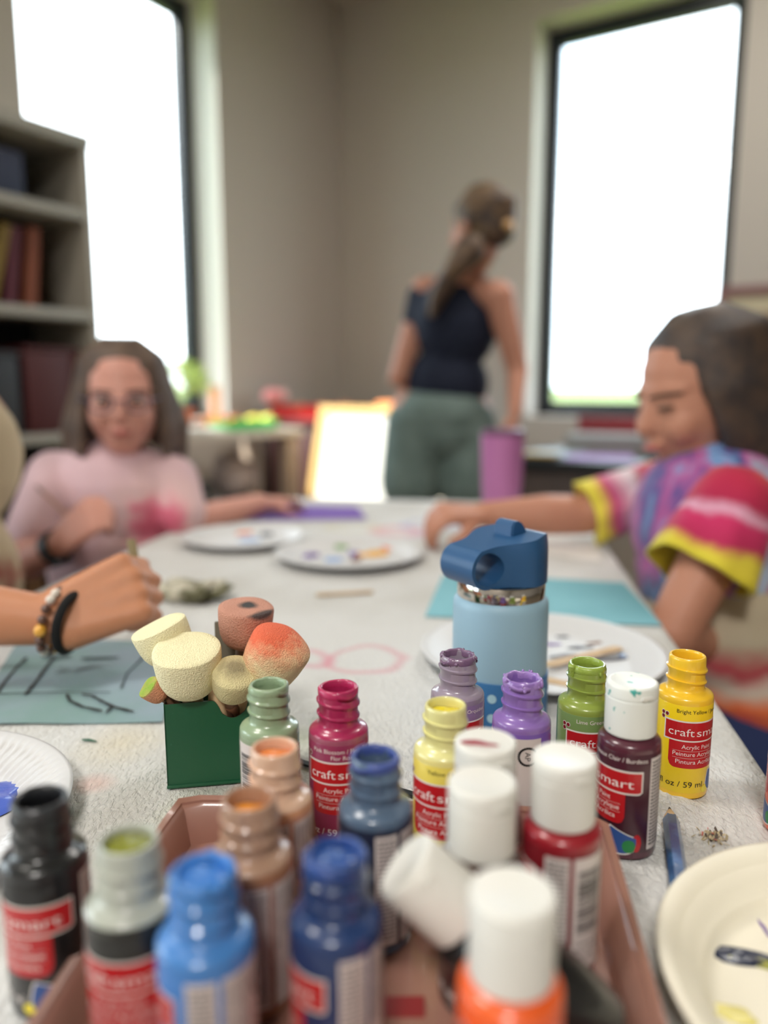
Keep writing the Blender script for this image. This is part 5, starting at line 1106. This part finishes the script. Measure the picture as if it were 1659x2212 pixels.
def dthing(name, label, cat, x, y, z, sx, sy, sz, rgb, rz=0, part='sheet', group=None):
    p = Vector((.44, 2.80))+RD*x-LD*y; t = thing(name, label, cat, (p.x, p.y, z), (0, 0, YAW_R+rz), group); bm = bmesh.new(); box(bm, (0, 0, sz/2), (sx, sy, sz), bev=min(sz, .004)*.3); build(part, bm, mat('c_%d_%d_%d' % rgb, rgb, .7), t, False); return t
Z = DZ+.001
dthing('lavender_paper', 'lavender sheet of paper at the front of the dark desk', 'paper', .30, .16, Z, .24, .20, .004, (176, 146, 206), .3)
dthing('blue_white_paper', 'pale blue sheets beside the lavender paper', 'paper', .10, .20, Z, .20, .24, .006, (186, 206, 216), -.2)
dthing('yellow_notepad', 'small mustard notepad at the left front of the desk', 'notepad', .12, .05, Z+.007, .12, .06, .008, (200, 160, 70), 0)
dthing('paper_stack', 'white paper stack towards the right of the desk', 'paper stack', .62, .30, Z, .24, .30, .035, (196, 194, 188), .25)
dthing('grey_folder', 'grey folder stack at the back of the desk', 'folder', .30, .42, Z, .36, .26, .07, (136, 134, 128), .1)
dthing('magenta_box', 'small magenta box beside the face of the girl in tie-dye', 'box', .74, .08, Z, .08, .07, .05, (150, 60, 120), 0)
dthing('black_case', 'black case at the right front of the desk', 'case', .58, .06, Z, .16, .10, .03, (16, 16, 18), .1)
dthing('red_book', 'dark red book standing under the right window sill', 'book', .22, .58, Z, .26, .03, .13, (140, 40, 48), 0, 'cover')
dthing('orange_book', 'orange book standing next to the dark red one', 'book', .46, .58, Z, .18, .03, .125, (206, 92, 50), 0, 'cover')
# framed picture on the right wall
c = room(0, 2.17); pf = thing('framed_picture', 'mauve-brown framed picture on the wall right of the window', 'picture frame', (c.x+LD.x*.012, c.y+LD.y*.012, 1.19), (0, 0, YAW_R))
bm = bmesh.new()
for (x, z, sx, sz) in ((.02, .20, .44, .045), (.02, -.20, .44, .045), (-.18, 0, .045, .355), (.22, 0, .045, .355)): box(bm, (x, 0, z), (sx, .022, sz), bev=.004)
build('frame', bm, mat('mauve_brown_frame', (124, 90, 88), .5), pf)
bm = bmesh.new(); box(bm, (.02, .004, 0), (.36, .006, .36)); build('mat_board', bm, mat('cream_mat', (190, 180, 152), .8), pf, False)
bm = bmesh.new(); box(bm, (.02, -.001, 0), (.24, .004, .22)); build('print', bm, mat('brown_print', (140, 116, 100), .8), pf, False)
